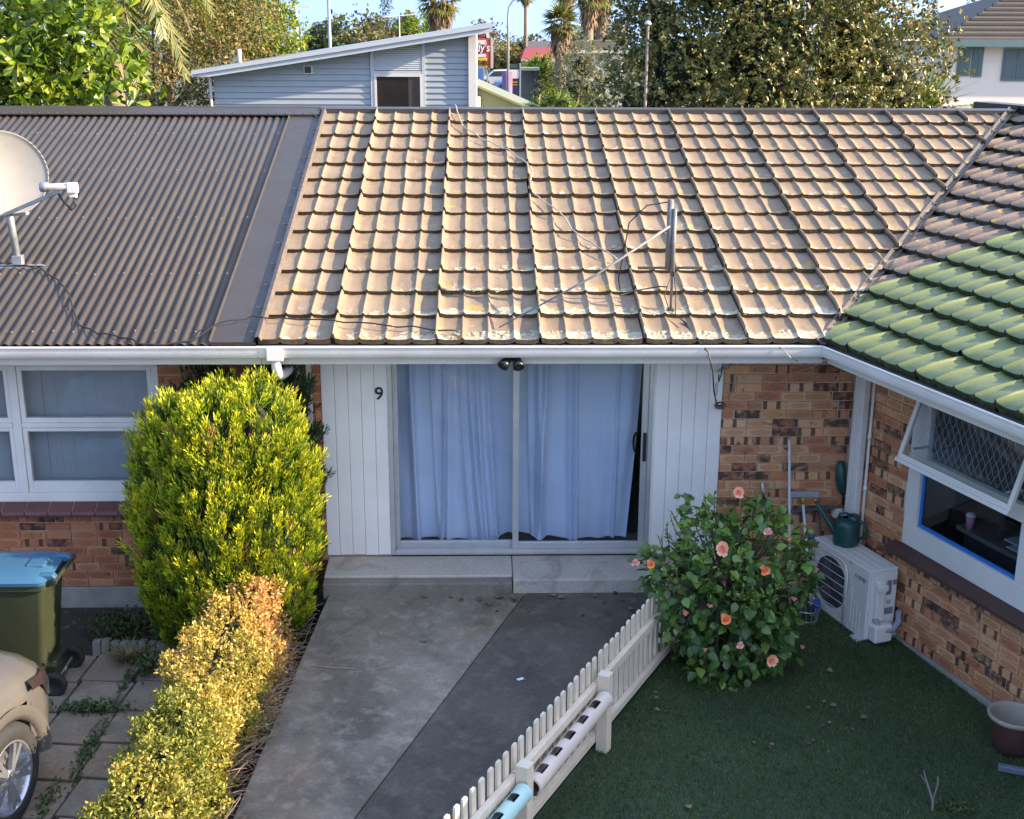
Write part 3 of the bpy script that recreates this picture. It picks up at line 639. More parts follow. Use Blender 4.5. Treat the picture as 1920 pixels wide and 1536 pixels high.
MB().box(1.665,1.715,-.16,-.08,roofz(-.12)+.0,roofz(-.12)+.06).build('foot_bracket',LEAD,an)
MB().tube([rp(1.66,-.09,1.0),rp(1.45,-.08,.96),rp(1.3,-.06,.80),rp(1.25,-.08,.5),rp(1.22,-.05,.3),rp(1.25,.0,.12),rp(1.4,.05,.14),rp(1.6,.0,.2),rp(1.66,-.05,.22)],.006,6).build('loop_cable',CABLEB,an,smooth=True)
MB().tube([rp(1.70,-.14,.4),rp(1.73,-.13,.2),rp(1.72,-.2,.05),rp(1.76,-.32,.06),rp(1.80,-.42,.07)],.006,6).tube([rp(1.68,-.14,.36),rp(1.62,-.16,.2),rp(1.66,-.2,.1),rp(1.69,-.14,.06)],.005,6).build('drop_cable',CABLEB,an,smooth=True)
def roofpath(pts,dz):
    out=[]; P=[Vector((a,b,0)) for a,b in pts]
    for i in range(len(P)-1):
        for k in range(5):
            q=P[i].lerp(P[i+1],k/5); out.append(rp(q.x,q.y,dz+.012*math.sin(i*2.1+k)))
    out.append(rp(P[-1].x,P[-1].y,dz)); return out
o=MB().tube(roofpath([(-.32,4.86),(-.28,4.55),(-.22,4.2),(.0,3.75),(.3,3.45),(.5,3.1),(.56,2.8),(.5,2.4),(.62,2.15),(.82,1.75),(.92,1.35),(1.1,1.1),(1.3,.75)],.085),.0072,7).build('white_cable',CABLEW,None,smooth=True); tag(o,'white cable snaking down the tan tile roof from the ridge','cable')
o=MB().tube(roofpath([(-4.35,.72),(-4.15,.68),(-3.9,.45),(-3.72,.15),(-3.62,-.1),(-3.5,-.35),(-3.3,-.52),(-3.0,-.59)],.045)+[Vector((-2.9,-.67,2.44)),Vector((-2.7,-.68,2.435)),Vector((-2.45,-.6,2.46))]+roofpath([(-2.3,-.45),(-2.0,-.32),(-1.7,-.33),(-1.2,-.42),(-.6,-.5),(-.2,-.56)],.09),.0075,6).build('black_cable',CABLEB,None,smooth=True); tag(o,'black cable trailing from the satellite dish along the eave','cable')
dc=pm('dish_paint',(.265,.255,.225),(.225,.215,.19),3,.5,.05,40)
ds=thing('satellite_dish','large off white satellite dish on the corrugated roof','satellite dish',tuple(rp(-4.38,.78,.03)))
# base rail and pole
MB().box(-4.95,-4.13,.74,.83,roofz(.74)+.03,roofz(.74)+.038).box(-4.95,-4.13,.74,.748,roofz(.74)-.02,roofz(.74)+.038).build('base_rail',GALV,ds)
pt=rp(-4.38,.78,.04); MB().tube([pt,pt+Vector((-.07,.05,.78))],.035,14).build('pole',GALV,ds,smooth=True)
MB().box(-4.42,-4.33,.74,.82,roofz(.78)+.03,roofz(.78)+.12).build('pole_shoe',GALV,ds,bevel=.005)
dcn=Vector((-4.43,.66,3.69)); nd=Vector((.50,-.80,.34)).normalized()
up_=Vector((0,0,1)); sx_=nd.cross(up_).normalized(); uy=sx_.cross(nd)
MD=Matrix(((sx_.x,uy.x,nd.x,dcn.x),(sx_.y,uy.y,nd.y,dcn.y),(sx_.z,uy.z,nd.z,dcn.z),(0,0,0,1)))@Matrix.Scale(.95,4,(0,1,0))
prof=[(r_,.16*r_*r_/(.46*.46)*.9) for r_ in np.linspace(.001,.41,12)]+[(.420,.132),(.422,.118),(.407,.108)]
MB().lathe(prof+[(r_,.16*r_*r_/(.46*.46)*.9-.012) for r_ in np.linspace(.40,.001,8)],(0,0,0),48,MD).build('reflector',dc,ds,smooth=True)
bp=MD@Vector((.03,-.40,.13)); lp=bp+nd*.42+Vector((.16,-.10,.26)); lp=Vector((-3.70,.16,3.655))
MB().bar(bp,lp-Vector((.02,0,.03)),.035,.03).build('feed_arm',GALV,ds)
ax=(dcn-lp).normalized(); side=(lp+Vector((.10,-.02,.0)))
MB().tube([lp+Vector((-.20,.03,.0)),lp+Vector((-.19,.03,.0)),lp+Vector((-.13,.02,0)),lp+Vector((-.12,.02,0)),lp+Vector((.06,-.01,.01))],[.035,.045,.043,.032,.034],14).build('feed_horn',GALV,ds,smooth=True)
MB().box(lp.x+.05,lp.x+.14,lp.y-.045,lp.y+.025,lp.z-.05,lp.z+.045).box(lp.x+.06,lp.x+.13,lp.y-.03,lp.y+.01,lp.z-.09,lp.z-.05).build('receiver_box',WHITE,ds,bevel=.012,seg=3)
MB().tube([lp+Vector((.10,-.01,-.09)),lp+Vector((.11,-.01,-.16)),lp+Vector((.07,0,-.2)),lp+Vector((0,0,-.12)),lp+Vector((-.04,.02,-.06))],.009,6).build('feed_cable',CABLEB,ds,smooth=True)
MB().bar(bp+Vector((-.12,.05,-.03)),bp+Vector((.22,-.05,.02)),.05,.025).build('arm_bracket',dc,ds)
MB().box(dcn.x-.08,dcn.x+.10,dcn.y+.06,dcn.y+.2,dcn.z-.25,dcn.z+.05).build('mount_bracket',GALV,ds,bevel=.01)
# lichen crust on the lowest courses
LICH=pm('lichen',(.44,.385,.27),(.28,.255,.18),40,.95,.6,200)
lv=[];lf=[]
for k in range(520):
    x=random.choice([random.uniform(-.7,2.8),random.uniform(-.2,2.8)]); j=random.choices([0,1,2,3,4],[46,16,10,6,3])[0]
    base=FRM@Vector((x,j*RUN+random.uniform(.005,.05) + (random.uniform(0,.10) if j==0 else 0),0))
    if (Vector((base.x,base.y,0))-V0).dot(vnorm)>-.08: continue
    u=((x+1.29)/PW*4)%1; h=.004+.036
    if u<.1 or u>.93: continue
    c=base+Vector((0,-.008,h)); n0=len(lv); m=random.randint(6,9); r_=random.uniform(.012,.035)
    lv.append(tuple(c+Vector((0,-.003,random.uniform(.006,.016)))))
    for i in range(m):
        a=2*math.pi*i/m; q=r_*random.uniform(.6,1.25); lv.append(tuple(c+FRM.to_3x3()@Vector((q*math.cos(a),q*.7*math.sin(a),random.uniform(-.006,.003)))))
    lf+=[(n0,n0+1+i,n0+1+(i+1)%m) for i in range(m)]
o=link('lichen',fast_mesh('lichen',lv,lf,LICH),rc); 
o.matrix_local=wmat(rc).inverted(); o['kind']='stuff'
# ------------------------------------------------------------------ ground
def concmat(name,a,b_,stain,crack=True):
    m,t,b,N,L=newmat(name); p=pos(t)
    n1=noise(t,1.1,7,p,.62,.5); n2=noise(t,7,6,p,.65); n3=noise(t,160,3,p); n4=noise(t,2.3,5,p,.6,1.0)
    col=mixrgb(t,maprange(t,n1,.34,.66),a,b_)
    col=mixrgb(t,mth(t,'MULTIPLY',maprange(t,n2,.5,.72),.45),col,stain)
    col=mixrgb(t,mth(t,'MULTIPLY',maprange(t,n4,.58,.68),.55),col,tuple(x*.45 for x in a))
    col=mixrgb(t,mth(t,'MULTIPLY',maprange(t,n3,.66,.74),.4),col,(.42,.41,.39))
    col=mixrgb(t,mth(t,'MULTIPLY',maprange(t,noise(t,190,2,p),.36,.30),.5),col,(.03,.03,.03))
    g=noise(t,38,4,p,.75); col=mixrgb(t,mth(t,'MULTIPLY',maprange(t,g,.35,.65),.5),col,mixrgb(t,1.0,col,(.55,.54,.53),'MULTIPLY'))
    br=maprange(t,noise(t,.8,5,p,.6,.8),.52,.68); col=mixrgb(t,mth(t,'MULTIPLY',br,.5),col,mixrgb(t,1.0,col,(1.05,.82,.62),'MULTIPLY'))
    L(col,b.inputs['Base Color']); b.inputs['Roughness'].default_value=.88; b.inputs['Specular IOR Level'].default_value=.3
    bump(t,mth(t,'ADD',noise(t,110,5,p),n2),.45,.006,b); return m
DRV1=concmat('driveway_light',(.25,.212,.168),(.115,.098,.078),(.46,.40,.325))
DRV2=concmat('driveway_dark',(.12,.102,.084),(.07,.06,.05),(.22,.19,.155))
STEP=concmat('step_concrete',(.52,.465,.40),(.43,.385,.33),(.56,.505,.435))
STEPD=concmat('step_dark',(.26,.225,.185),(.15,.13,.105),(.36,.315,.26))
PAVE=concmat('paver',(.33,.26,.19),(.20,.16,.12),(.42,.34,.26))
SOIL=pm('soil',(.055,.038,.027),(.03,.022,.016),8,.95,.8,40,.02,speck=(.16,.12,.08))
EARTH=pm('ground_earth',(.10,.10,.06),(.07,.08,.045),.05,.95)
TURF=pm('turf_base',(.035,.062,.03),(.025,.045,.022),3,.95,.5,80)
o=MB().add([(-900,-300,-.42),(900,-300,-.42),(900,90,-.42),(-900,90,-.42),(900,1900,-37),(-900,1900,-37)],[(0,1,2,3),(3,2,4,5)]).build('ground',EARTH); o['kind']='structure'
def lawnz(x,y): return -.165-.05*min(2.6,max(0,(x-.38)*.883-(y+3.68)*.47))
lm_=MB()
for i in range(13):
    y_=-9+i*.76
    for d_ in (-.012,.6,1.2,1.9,2.6,6.0):
        x_=.38+(y_+3.68)*.532+d_/.883; lm_.v.append((x_,y_,lawnz(x_,y_)))
for i in range(12):
    for j in range(5): lm_.f.append((i*6+j,i*6+j+1,(i+1)*6+j+1,(i+1)*6+j))
o=lm_.build('lawn',TURF,smooth=True); o['kind']='structure'
o=MB().add([(-9,-9,-.325),(-1.2,-9,-.325),(-1.2,.1,-.325),(-9,.1,-.325)],[(0,1,2,3)]).build('garden_soil',SOIL); o['kind']='structure'
def dz(Y): return .05+(Y+.55)*.069
def slab(name,poly,mat,th=.16):
    n=len(poly); v=[(x,y,dz(y)) for x,y in poly]+[(x,y,min(dz(y)-th,-.34)) for x,y in poly]
    o=MB().add(v,[tuple(range(n)),tuple(range(2*n-1,n-1,-1))]+[(i,(i+1)%n,n+(i+1)%n,n+i) for i in range(n)]).build(name,mat,bevel=.008); o['kind']='structure'; return o
slab('driveway',[(-1.405,-.53),(-1.715,-3.66),(-2.05,-7.0),(-2.0,-7.0),(-.883,-3.66),(.392,-.53)],DRV1)
slab('driveway',[(.404,-.53),(-.871,-3.66),(-2.0,-6.4),(-2.0,-7.2),(-1.1,-6.8),(.31,-3.72),(1.53,-1.42),(1.56,-.53)],DRV2)
o=MB().prism([(-.548,.0),(-.548,.178),(-.535,.186),(.0,.190),(.0,.0)],.28,1.62,'x').build('door_step',STEP,None,bevel=.012); tag(o,'smooth pale concrete step under the sliding glass panel','step')
o=MB().prism([(-.43,.0),(-.43,.170),(-.42,.178),(.0,.190),(.0,.0)],-1.46,.275,'x').build('door_step',STEP,None,bevel=.01); tag(o,'pale concrete step with darker ledge below the number 9 cladding','step')
MB().prism([(-.555,.0),(-.555,.148),(-.545,.156),(-.432,.160),(-.432,.0)],-1.46,.272,'x').build('step_ledge',STEPD,o,bevel=.01,world=False)
# artificial grass blades
GR=leafmat('artificial_grass',[(0,(.060,.092,.022)),(.55,(.095,.140,.033)),(.88,(.14,.18,.046)),(1,(.32,.29,.14))],.55,.15,(.62,.70,.62),1.1)
n=190000; P=np.zeros((n,3)); P[:,0]=rng.uniform(-.5,4.6,n); P[:,1]=rng.uniform(-5.2,0,n); P[:,2]=-.166-.05*np.clip((P[:,0]-.38)*.883-(P[:,1]+3.68)*.47,0,2.6)
fx=.38+(P[:,1]+3.68)*.532; wx=3.44-.354*P[:,1]-.04
k=(P[:,0]>fx+.01)&(P[:,0]<wx); P=P[k]; n=len(P)
D=np.stack([rng.normal(0,.45,n),rng.normal(0,.45,n),np.ones(n)],1); Nn=sph(n)
o=link('grass',leaf_mesh('grass',P,D,Nn,rng.uniform(.015,.032,n),.0045,GR,'diamond')); tag(o,'short dark green artificial grass covering the enclosed lawn','grass',kind='stuff')
# pavers of the left yard
px=[-5.2,-4.6,-4.0,-3.42,-2.95,-2.45]; k=0
for r_ in range(8):
    y0=-1.02-r_*.49
    for c in range(4):
        a=px[c+1]-.05*r_*.3+random.uniform(-.012,.012); b=px[c+2]-.05*r_*.3+random.uniform(-.012,.012)
        M_=Matrix.Translation(((a+b)/2,y0-.235,-.315))@Matrix.Rotation(R(-6)+random.uniform(-.02,.02),4,'Z')@Matrix.Rotation(random.uniform(-.012,.012),4,'X')
        w2=(b-a)/2-.012
        o=MB().box(-w2,w2,-.228,.228,-.06,.022+random.uniform(-.006,.006),M_).build('paving_slab',PAVE,bevel=.008); o['kind']='structure'
# scalloped brick edging
EDG=concmat('edging_block',(.30,.28,.25),(.20,.19,.17),(.36,.34,.30))
et=thing('garden_edging','curved row of small concrete blocks edging the weedy bed','edging',(-2.95,-.9,-.3))
for i in range(17):
    t_=i/16; a=R(178-118*t_)
    if i<7: x=-3.42+i*.082; y=-.96-.006*i; rz=0
    else:
        q=(i-7)/9; x=-2.85+.42*math.sin(q*1.35); y=-1.0-.42*(1-math.cos(q*1.35)); rz=-q*1.2
    M_=Matrix.Translation((x,y,-.30))@Matrix.Rotation(rz+random.uniform(-.06,.06),4,'Z')@Matrix.Rotation(R(-14),4,'X')
    MB().box(-.034,.034,-.05,.05,-.03,.11+random.uniform(-.01,.01),M_).build('block',EDG,et,bevel=.006)
# weeds between slabs and in the bed
WEED=leafmat('weed_leaves',[(0,(.035,.06,.018)),(.5,(.06,.095,.028)),(1,(.10,.12,.035))],.5,.25)
DRYG=leafmat('dry_grass',[(0,(.20,.15,.07)),(.5,(.30,.24,.12)),(1,(.14,.15,.06))],.6,.2)
def weed(name,label,cx,cy,n,sx,sy,h,L0,mat,grp=None,shape='leaf',z=-.3,tilt=.7,W0=.5):
    P=np.stack([cx+rng.normal(0,sx,n),cy+rng.normal(0,sy,n),z+rng.uniform(0,h,n)],1)
    D=np.stack([rng.normal(0,tilt,n),rng.normal(0,tilt,n),np.full(n,.5)],1)
    o=link(name,leaf_mesh(name,P-np.array([cx,cy,z]),D,np.array([0,0,1.])+.4*sph(n),rng.uniform(.6,1.2,n)*L0,rng.uniform(.8,1.2,n)*L0*W0,mat,shape),None,(cx,cy,z)); tag(o,label,'weed',grp,'stuff'); return o
weed('bed_weed','low dark leafy weeds spreading in the bed beside the bin',-3.32,-.55,620,.16,.13,.12,.05,WEED)
weed('bed_weed','small bright weed patch at the foot of the conifer',-2.86,-.72,160,.08,.08,.16,.05,WEED)
weed('joint_weed','long weed tuft in the joint between paving slabs near the hedge',-3.03,-2.6,260,.03,.22,.03,.035,WEED)
weed('joint_weed','broad weed tuft in the paving by the car bumper',-3.2,-1.98,300,.14,.045,.06,.045,WEED)
weed('joint_weed','thin weed line in the upper paving joint',-3.02,-1.55,130,.02,.14,.03,.03,WEED)
weed('joint_weed','weeds along the bottom paving joint by the wheel',-3.12,-3.25,120,.03,.14,.03,.035,WEED)
weed('leafy_weed','tall green weed growing beside the curved edging',-2.86,-1.35,200,.05,.10,.22,.05,WEED)
n=240; P=np.tile(np.array([[0,0,0.]]),(n,1))+rng.normal(0,.035,(n,3))*np.array([1,1,.2]); a=rng.uniform(0,6.28,n)
D=np.stack([np.cos(a)*1.1,np.sin(a)*1.1,rng.uniform(.15,1.0,n)],1)
o=link('grass_tussock',leaf_mesh('grass_tussock',P,D,np.array([0,0,1.])+.2*sph(n),rng.uniform(.12,.30,n),.010,DRYG,'blade'),None,(-3.10,-1.12,-.29)); tag(o,'spiky half dry grass tussock in front of the edging','grass tuft')
RUB=pm('broken_brick',(.20,.10,.07),(.13,.07,.05),8,.9,.3,60)
o=MB().box(-.10,.10,-.05,.05,0,.06,Matrix.Translation((-3.02,-.32,-.30))@Matrix.Rotation(.4,4,'Z')@Matrix.Rotation(.25,4,'Y')).build('broken_brick',RUB,bevel=.008); tag(o,'broken brick lying in the weedy bed','brick')
o=MB().box(-.11,.11,-.045,.045,0,.03,Matrix.Translation((-2.93,-.60,-.30))@Matrix.Rotation(-.3,4,'Z')@Matrix.Rotation(.2,4,'X')).build('broken_tile',EDG,bevel=.005); tag(o,'pale broken tile at the foot of the conifer','tile')
# ------------------------------------------------------------------ picket fence
FEN=pm('fence_paint',(.72,.60,.45),(.58,.475,.355),4,.6,.2,70,speck=(.4,.32,.25),speck_amt=.3)
F0=Vector((.38,-3.68,0)); fdv=Vector((.470,.883,0)); fnv=Vector((.883,-.47,0))
FA=math.atan2(fdv.y,fdv.x); FF=Matrix.Translation(F0)@Matrix.Rotation(FA,4,'Z')    # local x along, -y towards lawn
fe=thing('picket_fence','beige painted picket fence running between driveway and lawn','fence',tuple(FF@Vector((.5,0,-.3))),FA)
pk=MB().prism([(-.028,.025),(.028,.025),(.028,.652),(.019,.667),(-.019,.667),(-.028,.652)],-.009,.009,'y').mesh('picket',FEN)
inv=wmat(fe).inverted()@FF; s=-2.1
while s<2.75:
    o=link('picket',pk,fe); o.matrix_local=inv@Matrix.Translation((s,.034,-.105+random.uniform(-.006,.006)))@Matrix.Rotation(random.uniform(-.012,.012),4,'Y'); s+=.1115
for z0,z1 in ((.318,.386),(-.095,-.03)):
    for a,b in ((-2.2,-.372),(-.368,.985),(.990,2.72)):
        xf(MB().box(a+.003,b-.003,-.022,.0235,z0,z1),FF).build('rail',FEN,fe,bevel=.004)
for s in (.985,-.365,-1.72,2.70):
    xf(MB().box(s-.045,s+.045,-.115,-.024,-.33,.475),FF).build('post',FEN,fe,bevel=.006)
def tube_planter(label,s0,s1,z0,z1,mat,y,rad=.060,grp=None):
    o=thing('tube_planter',label,'planter',tuple(FF@Vector((s0,y,z0))),0)
    a=FF@Vector((s0,y,z0)); b=FF@Vector((s1,y,z1)); d=(b-a); L_=d.length; d.normalize()
    q=Matrix.Translation(a)@d.to_track_quat('X','Z').to_matrix().to_4x4()
    m=MB(); n=28; nx=int(L_/.022); holes=[]
    h0=.10
    while h0<L_-.08: holes.append((h0,h0+.098)); h0+=.222
    ang=[2*math.pi*i/n for i in range(n)]
    for x in range(nx+1):
        for th in ang: m.v.append((L_*x/nx,rad*math.cos(th),rad*math.sin(th)))
    # holes face up and to the lawn
    for x in range(nx):
        xm=(x+.5)*L_/nx
        for i in range(n):
            th=(i+.5)*2*math.pi/n
            dth=abs((th-R(HOLE)+math.pi)%(2*math.pi)-math.pi)
            if dth<R(38) and any(h[0]<xm<h[1] for h in holes): continue
            m.f.append((x*n+i,x*n+(i+1)%n,(x+1)*n+(i+1)%n,(x+1)*n+i))
    xf(m,q).build('pipe',mat,o,smooth=True).modifiers.new('solid','SOLIDIFY').thickness=.004
    e=MB().lathe([(rad*.8,0),(rad+.001,0),(rad+.005,.004),(rad+.005,.035),(rad+.001,.04)],(0,0,0),28,q@Matrix.Translation((L_-.035,0,0))@Matrix.Rotation(R(90),4,'Y')).build('end_cap',mat,o,smooth=True)
    e=MB().lathe([(rad*.8,0),(rad+.001,0),(rad+.005,.004),(rad+.005,.035),(rad+.001,.04)],(0,0,0),28,q@Matrix.Translation((-.002,0,0))@Matrix.Rotation(R(90),4,'Y')).build('end_cap',mat,o,smooth=True)
    s_=MB()
    for k in range(14):
        xx=.03+(L_-.06)*k/13; s_.box(xx-.05,xx+.05,-.035,.035,-.05,-.015+random.uniform(-.006,.006))
    xf(s_,q).build('potting_soil',SOIL,o)
    return o
HOLE=78
PBE=pm('beige_pipe',(.62,.50,.42),(.56,.45,.375),3,.4); PMI=pm('mint_pipe',(.42,.60,.55),(.37,.55,.50),3,.35)
tube_planter('beige tube planter with square holes hung on the fence between two posts',-.30,.925,.27,.30,PBE,-.098)
tube_planter('mint green tube planter with square holes hung on the near end of fence',-1.62,-.43,.28,.31,PMI,-.098)
# ------------------------------------------------------------------ heat pump
ACM=pm('heat_pump_paint',(.74,.69,.62),(.68,.635,.57),3,.45,.05,60)
ACD=pm('heat_pump_dark',(.05,.055,.065),(.035,.04,.05),6,.6)
ax0,ax1,ay0,ay1,az0,az1=.09,.94,-.365,-.06,-.215,.45
hp=thing('heat_pump','pale grey outdoor heat pump unit standing against the brick wall','heat pump',tuple(FRW@Vector((.5,-.2,-.3))),WA)
# casing with a round fan opening in the front face
m=MB(); m.box(ax0,ax1,ay0+.012,ay1,az0,az1-.02); xf(m,FRW).build('casing',ACM,hp,bevel=.012,seg=3)
fcx,fcz,fr=.385,.115,.245
m=MB(); n=48; N1=[]; N2=[]
for i in range(n):
    a=2*math.pi*i/n; c,s_=math.cos(a),math.sin(a); k=max(abs(c),abs(s_))
    m.v.append((fcx+fr*c,ay0,fcz+fr*s_))
    q=1/max(abs(c)/(.285),abs(s_)/(.305)); m.v.append((fcx+q*c,ay0,fcz+q*s_))
for i in range(n):
    j=(i+1)%n; m.f.append((2*i,2*j,2*j+1,2*i+1))
m.box(.672,ax1,ay0-.002,ay0+.013,az0,az1-.02)
m.box(ax0,.672,ay0-.002,ay0+.013,.42,az1-.02); m.box(ax0,.672,ay0-.002,ay0+.013,az0,-.19)
xf(m,FRW).build('front_panel',ACM,hp,bevel=.003)
m=MB().lathe([(.0,.0),(fr,.0)],(0,0,0),36,FRW@Matrix.Translation((fcx,ay0+.010,fcz))@Matrix.Rotation(R(90),4,'X')); m.build('fan_recess',ACD,hp)
fb_=MB()
for k in range(3):
    a=k*2.094; M_=FRW@Matrix.Translation((fcx,ay0+.004,fcz))@Matrix.Rotation(R(90),4,'X')@Matrix.Rotation(a,4,'Z')
    fb_.add([M_@Vector(p) for p in ((.03,-.02,0),(.2,-.09,.0),(.225,.03,.004),(.12,.1,.004),(.03,.03,.002))],[(0,1,2,3,4)])
fb_.build('fan_blade',pm('fan_plastic',(.09,.095,.11),(.07,.075,.09),6,.5),hp)
g=MB()
for k in range(8):
    z=-.17+k*.083; g.tube([(.105,ay0-.022,z),(.62,ay0-.022,z),(.655,ay0-.012,z),(.66,ay0,z)],.0035,5)
for xx in (.628,.638,.648): g.tube([(xx,ay0-.024,-.18),(xx,ay0-.024,.28),(xx-.02,ay0-.022,.36)],.003,5)
g.tube([(.108,ay0-.02,-.18),(.108,ay0-.02,.38),(.14,ay0-.02,.405),(.56,ay0-.02,.405),(.62,ay0-.02,.38),(.652,ay0-.02,.31),(.652,ay0-.02,-.18)],.008,6)
xf(g,FRW).build('fan_guard',ACM,hp,smooth=True)
tp=MB().box(ax0-.006,ax1+.006,ay0-.006,ay1+.004,az1-.02,az1)
tp2=MB()
for k in range(3): tp2.box(ax0+.02,ax1-.02,ay0+.07+k*.075,ay0+.078+k*.075,az1,az1+.003)
o=xf(tp,FRW).build('top_cover',ACM,hp,bevel=.010,seg=3); xf(tp2,FRW).build('top_rib',ACM,o)
rb=MB()
for k,(a,b) in enumerate(((-.12,.22),(-.16,.10),(-.16,.08),(-.16,.05))): rb.box(.715+k*.045,.722+k*.045,ay0-.006,ay0-.001,a-.02,b-.02)
xf(rb,FRW).build('front_rib',ACM,hp)
# right end: pipe cover, handle recess, labels
xf(MB().box(ax1-.001,ax1+.012,ay0+.02,ay1-.01,az0+.01,az1-.03),FRW).build('side_panel',ACM,hp,bevel=.004)
xf(MB().box(ax1+.012,ax1+.055,ay0+.06,ay0+.155,-.03,.36),FRW).build('valve_cover',ACM,hp,bevel=.016,seg=3)
xf(MB().box(ax1+.05,ax1+.085,ay0+.055,ay0+.16,.27,.325),FRW).build('handle',ACM,hp,bevel=.01)
xf(MB().box(ax1+.012,ax1+.12,ay0+.03,ay1-.09,az0+.005,-.045),FRW).build('valve_cover',ACM,hp,bevel=.02,seg=3)
PIPE=pm('pipe_lagging',(.30,.31,.33),(.24,.25,.27),6,.7)
xf(MB().tube([(ax1+.03,ay0+.08,.0),(ax1+.06,ay0+.09,-.06),(ax1+.10,ay0+.15,-.10),(ax1+.11,ay0+.22,-.10),(ax1+.09,ay0+.29,-.04),(ax1+.05,ay0+.31,.02),(ax1+.03,-.02,.03)],.028,10),FRW).build('insulated_pipe',PIPE,hp,smooth=True)
LAB=pm('label_print',(.20,.22,.26),(.14,.16,.20),30,.5); LABB=pm('label_blue',(.35,.45,.58),(.30,.40,.52),10,.5)
xf(MB().box(ax1+.0125,ax1+.0135,ay0+.19,ay0+.24,.20,.34).box(ax1+.0125,ax1+.0135,ay0+.185,ay0+.275,.01,.075).box(ax1+.0125,ax1+.0135,ay0+.25,ay0+.29,.29,.34),FRW).build('rating_label',LAB,hp)
xf(MB().box(ax1+.0125,ax1+.0135,ay0+.20,ay0+.245,.11,.15),FRW).build('rating_label',LABB,hp)
LOGO=pm('logo_print',(.03,.03,.035),(.02,.02,.025),10,.5); lg=MB()
for a in (90,210,330):
    c=Vector((.755+.013*math.cos(R(a)),0,.335+.013*math.sin(R(a)))); u=Vector((math.cos(R(a)),0,math.sin(R(a)))); v_=Vector((-u.z,0,u.x))
    lg.add([Vector((q.x,ay0-.0035,q.z)) for q in (c-u*.0125,c+v_*.0072,c+u*.0125,c-v_*.0072)],[(0,1,2,3)])
xf(lg,FRW).build('emblem',LOGO,hp)
def text_mesh(body,size,ext=.0006,align='LEFT'):
    fc=bpy.data.curves.new('t','FONT'); fc.body=body; fc.size=size; fc.extrude=ext; fc.align_x=align
    fo=bpy.data.objects.new('t',fc); COL.objects.link(fo); dg=bpy.context.evaluated_depsgraph_get(); me=bpy.data.meshes.new_from_object(fo.evaluated_get(dg)); bpy.data.objects.remove(fo); return me
for body,z in (('MITSUBISHI',.338),('ELECTRIC',.316)):
    me=text_mesh(body,.024); me.materials.append(LOGO); o=link('lettering',me,hp)
    o.matrix_local=wmat(hp).inverted()@FRW@Matrix.Translation((.788,ay0-.0035,z))@Matrix.Rotation(R(90),4,'X')
for xx in (.17,.86):
    xf(MB().prism([(-.44,-.30),(-.43,-.235),(-.40,-.215),(.0,-.215),(.02,-.30)],xx-.06,xx+.06,'x'),FRW).build('mounting_foot',pm('foot_plastic',(.50,.51,.53),(.42,.43,.45),8,.6),hp,bevel=.006)
# watering can on top of the unit
CAN=pm('green_plastic',(.012,.070,.062),(.009,.055,.05),3,.38)
wc0=FRW@Vector((.33,-.20,.452)); wc_=thing('watering_can','dark green plastic watering can standing on the heat pump','watering can',tuple(wc0),R(-20))
MB().lathe([(0,0),(.10,0),(.112,.008),(.116,.03),(.114,.19),(.105,.225),(.085,.245),(.045,.262),(.04,.262)],tuple(wc0),28).build('can_body',CAN,wc_,smooth=True)
MB().lathe([(.05,.245),(.052,.285),(.046,.285),(.040,.25),(0,.245)],(wc0.x+.055,wc0.y-.01,wc0.z),20).build('filler_neck',CAN,wc_,smooth=True)
sp0=wc0+Vector((-.095,.02,.10)); sp1=wc0+Vector((-.285,.055,.40))
MB().tube([sp0,sp0.lerp(sp1,.15),sp1],[.036,.030,.017],14).build('spout',CAN,wc_,smooth=True)
MB().tube([sp1-(sp1-sp0).normalized()*.005,sp1+(sp1-sp0).normalized()*.028],.021,12).build('spout_tip',pm('brass',(.40,.30,.12),(.32,.24,.10),6,.45,metal=.5),wc_,smooth=True)
h0=wc0+Vector((.105,-.03,.05)); MB().tube([h0,h0+Vector((.055,-.015,.03)),h0+Vector((.075,-.02,.09)),h0+Vector((.05,-.015,.16)),h0+Vector((-.02,.0,.19))],.015,10).build('side_handle',CAN,wc_,smooth=True)
MB().tube([wc0+Vector((-.07,.03,.245)),wc0+Vector((-.06,.03,.285)),wc0+Vector((-.01,.02,.298)),wc0+Vector((.03,.0,.28))],.013,10).build('top_handle',CAN,wc_,smooth=True)
# ------------------------------------------------------------------ tools leaning in the corner
def T(p): return Vector(p)
WPL=pm('white_pole_paint',(.66,.66,.66),(.58,.58,.58),5,.4); GPL=pm('green_pole_paint',(.02,.20,.13),(.015,.16,.10),5,.4); BPL=pm('blue_plastic',(.02,.09,.42),(.015,.07,.36),5,.4); WOOD=pm('weathered_handle',(.12,.095,.08),(.08,.065,.055),9,.8,.2,60)
o=MB().tube([(2.91,-.32,-.28),(2.855,-.06,1.36)],.0125,8).build('white_pole',WPL,None,smooth=True); tag(o,'plain tall white pole leaning on the brick wall','pole')
o=thing('squeegee','white handled squeegee leaning head up on the brick wall','squeegee',(3.10,-.35,-.28))
MB().tube([(3.11,-.36,-.28),(3.015,-.08,.79)],.014,8).build('handle',WPL,o,smooth=True)
MB().bar((2.87,-.08,.83),(3.16,-.10,.835),.02,.055).build('head',pm('squeegee_head',(.36,.36,.39),(.30,.30,.33),6,.5),o,bevel=.004)
MB().tube([(3.022,-.10,.74),(3.012,-.08,.81)],.022,8).build('socket',pm('yellow_plastic',(.45,.30,.03),(.38,.25,.02),5,.5),o,smooth=True)
o=thing('litter_grabber','blue and white grabber tool hooked beside the squeegee','tool',(3.12,-.42,-.28))
MB().tube([(3.14,-.42,-.28),(3.07,-.16,.30)],.011,8).build('shaft',WPL,o,smooth=True)
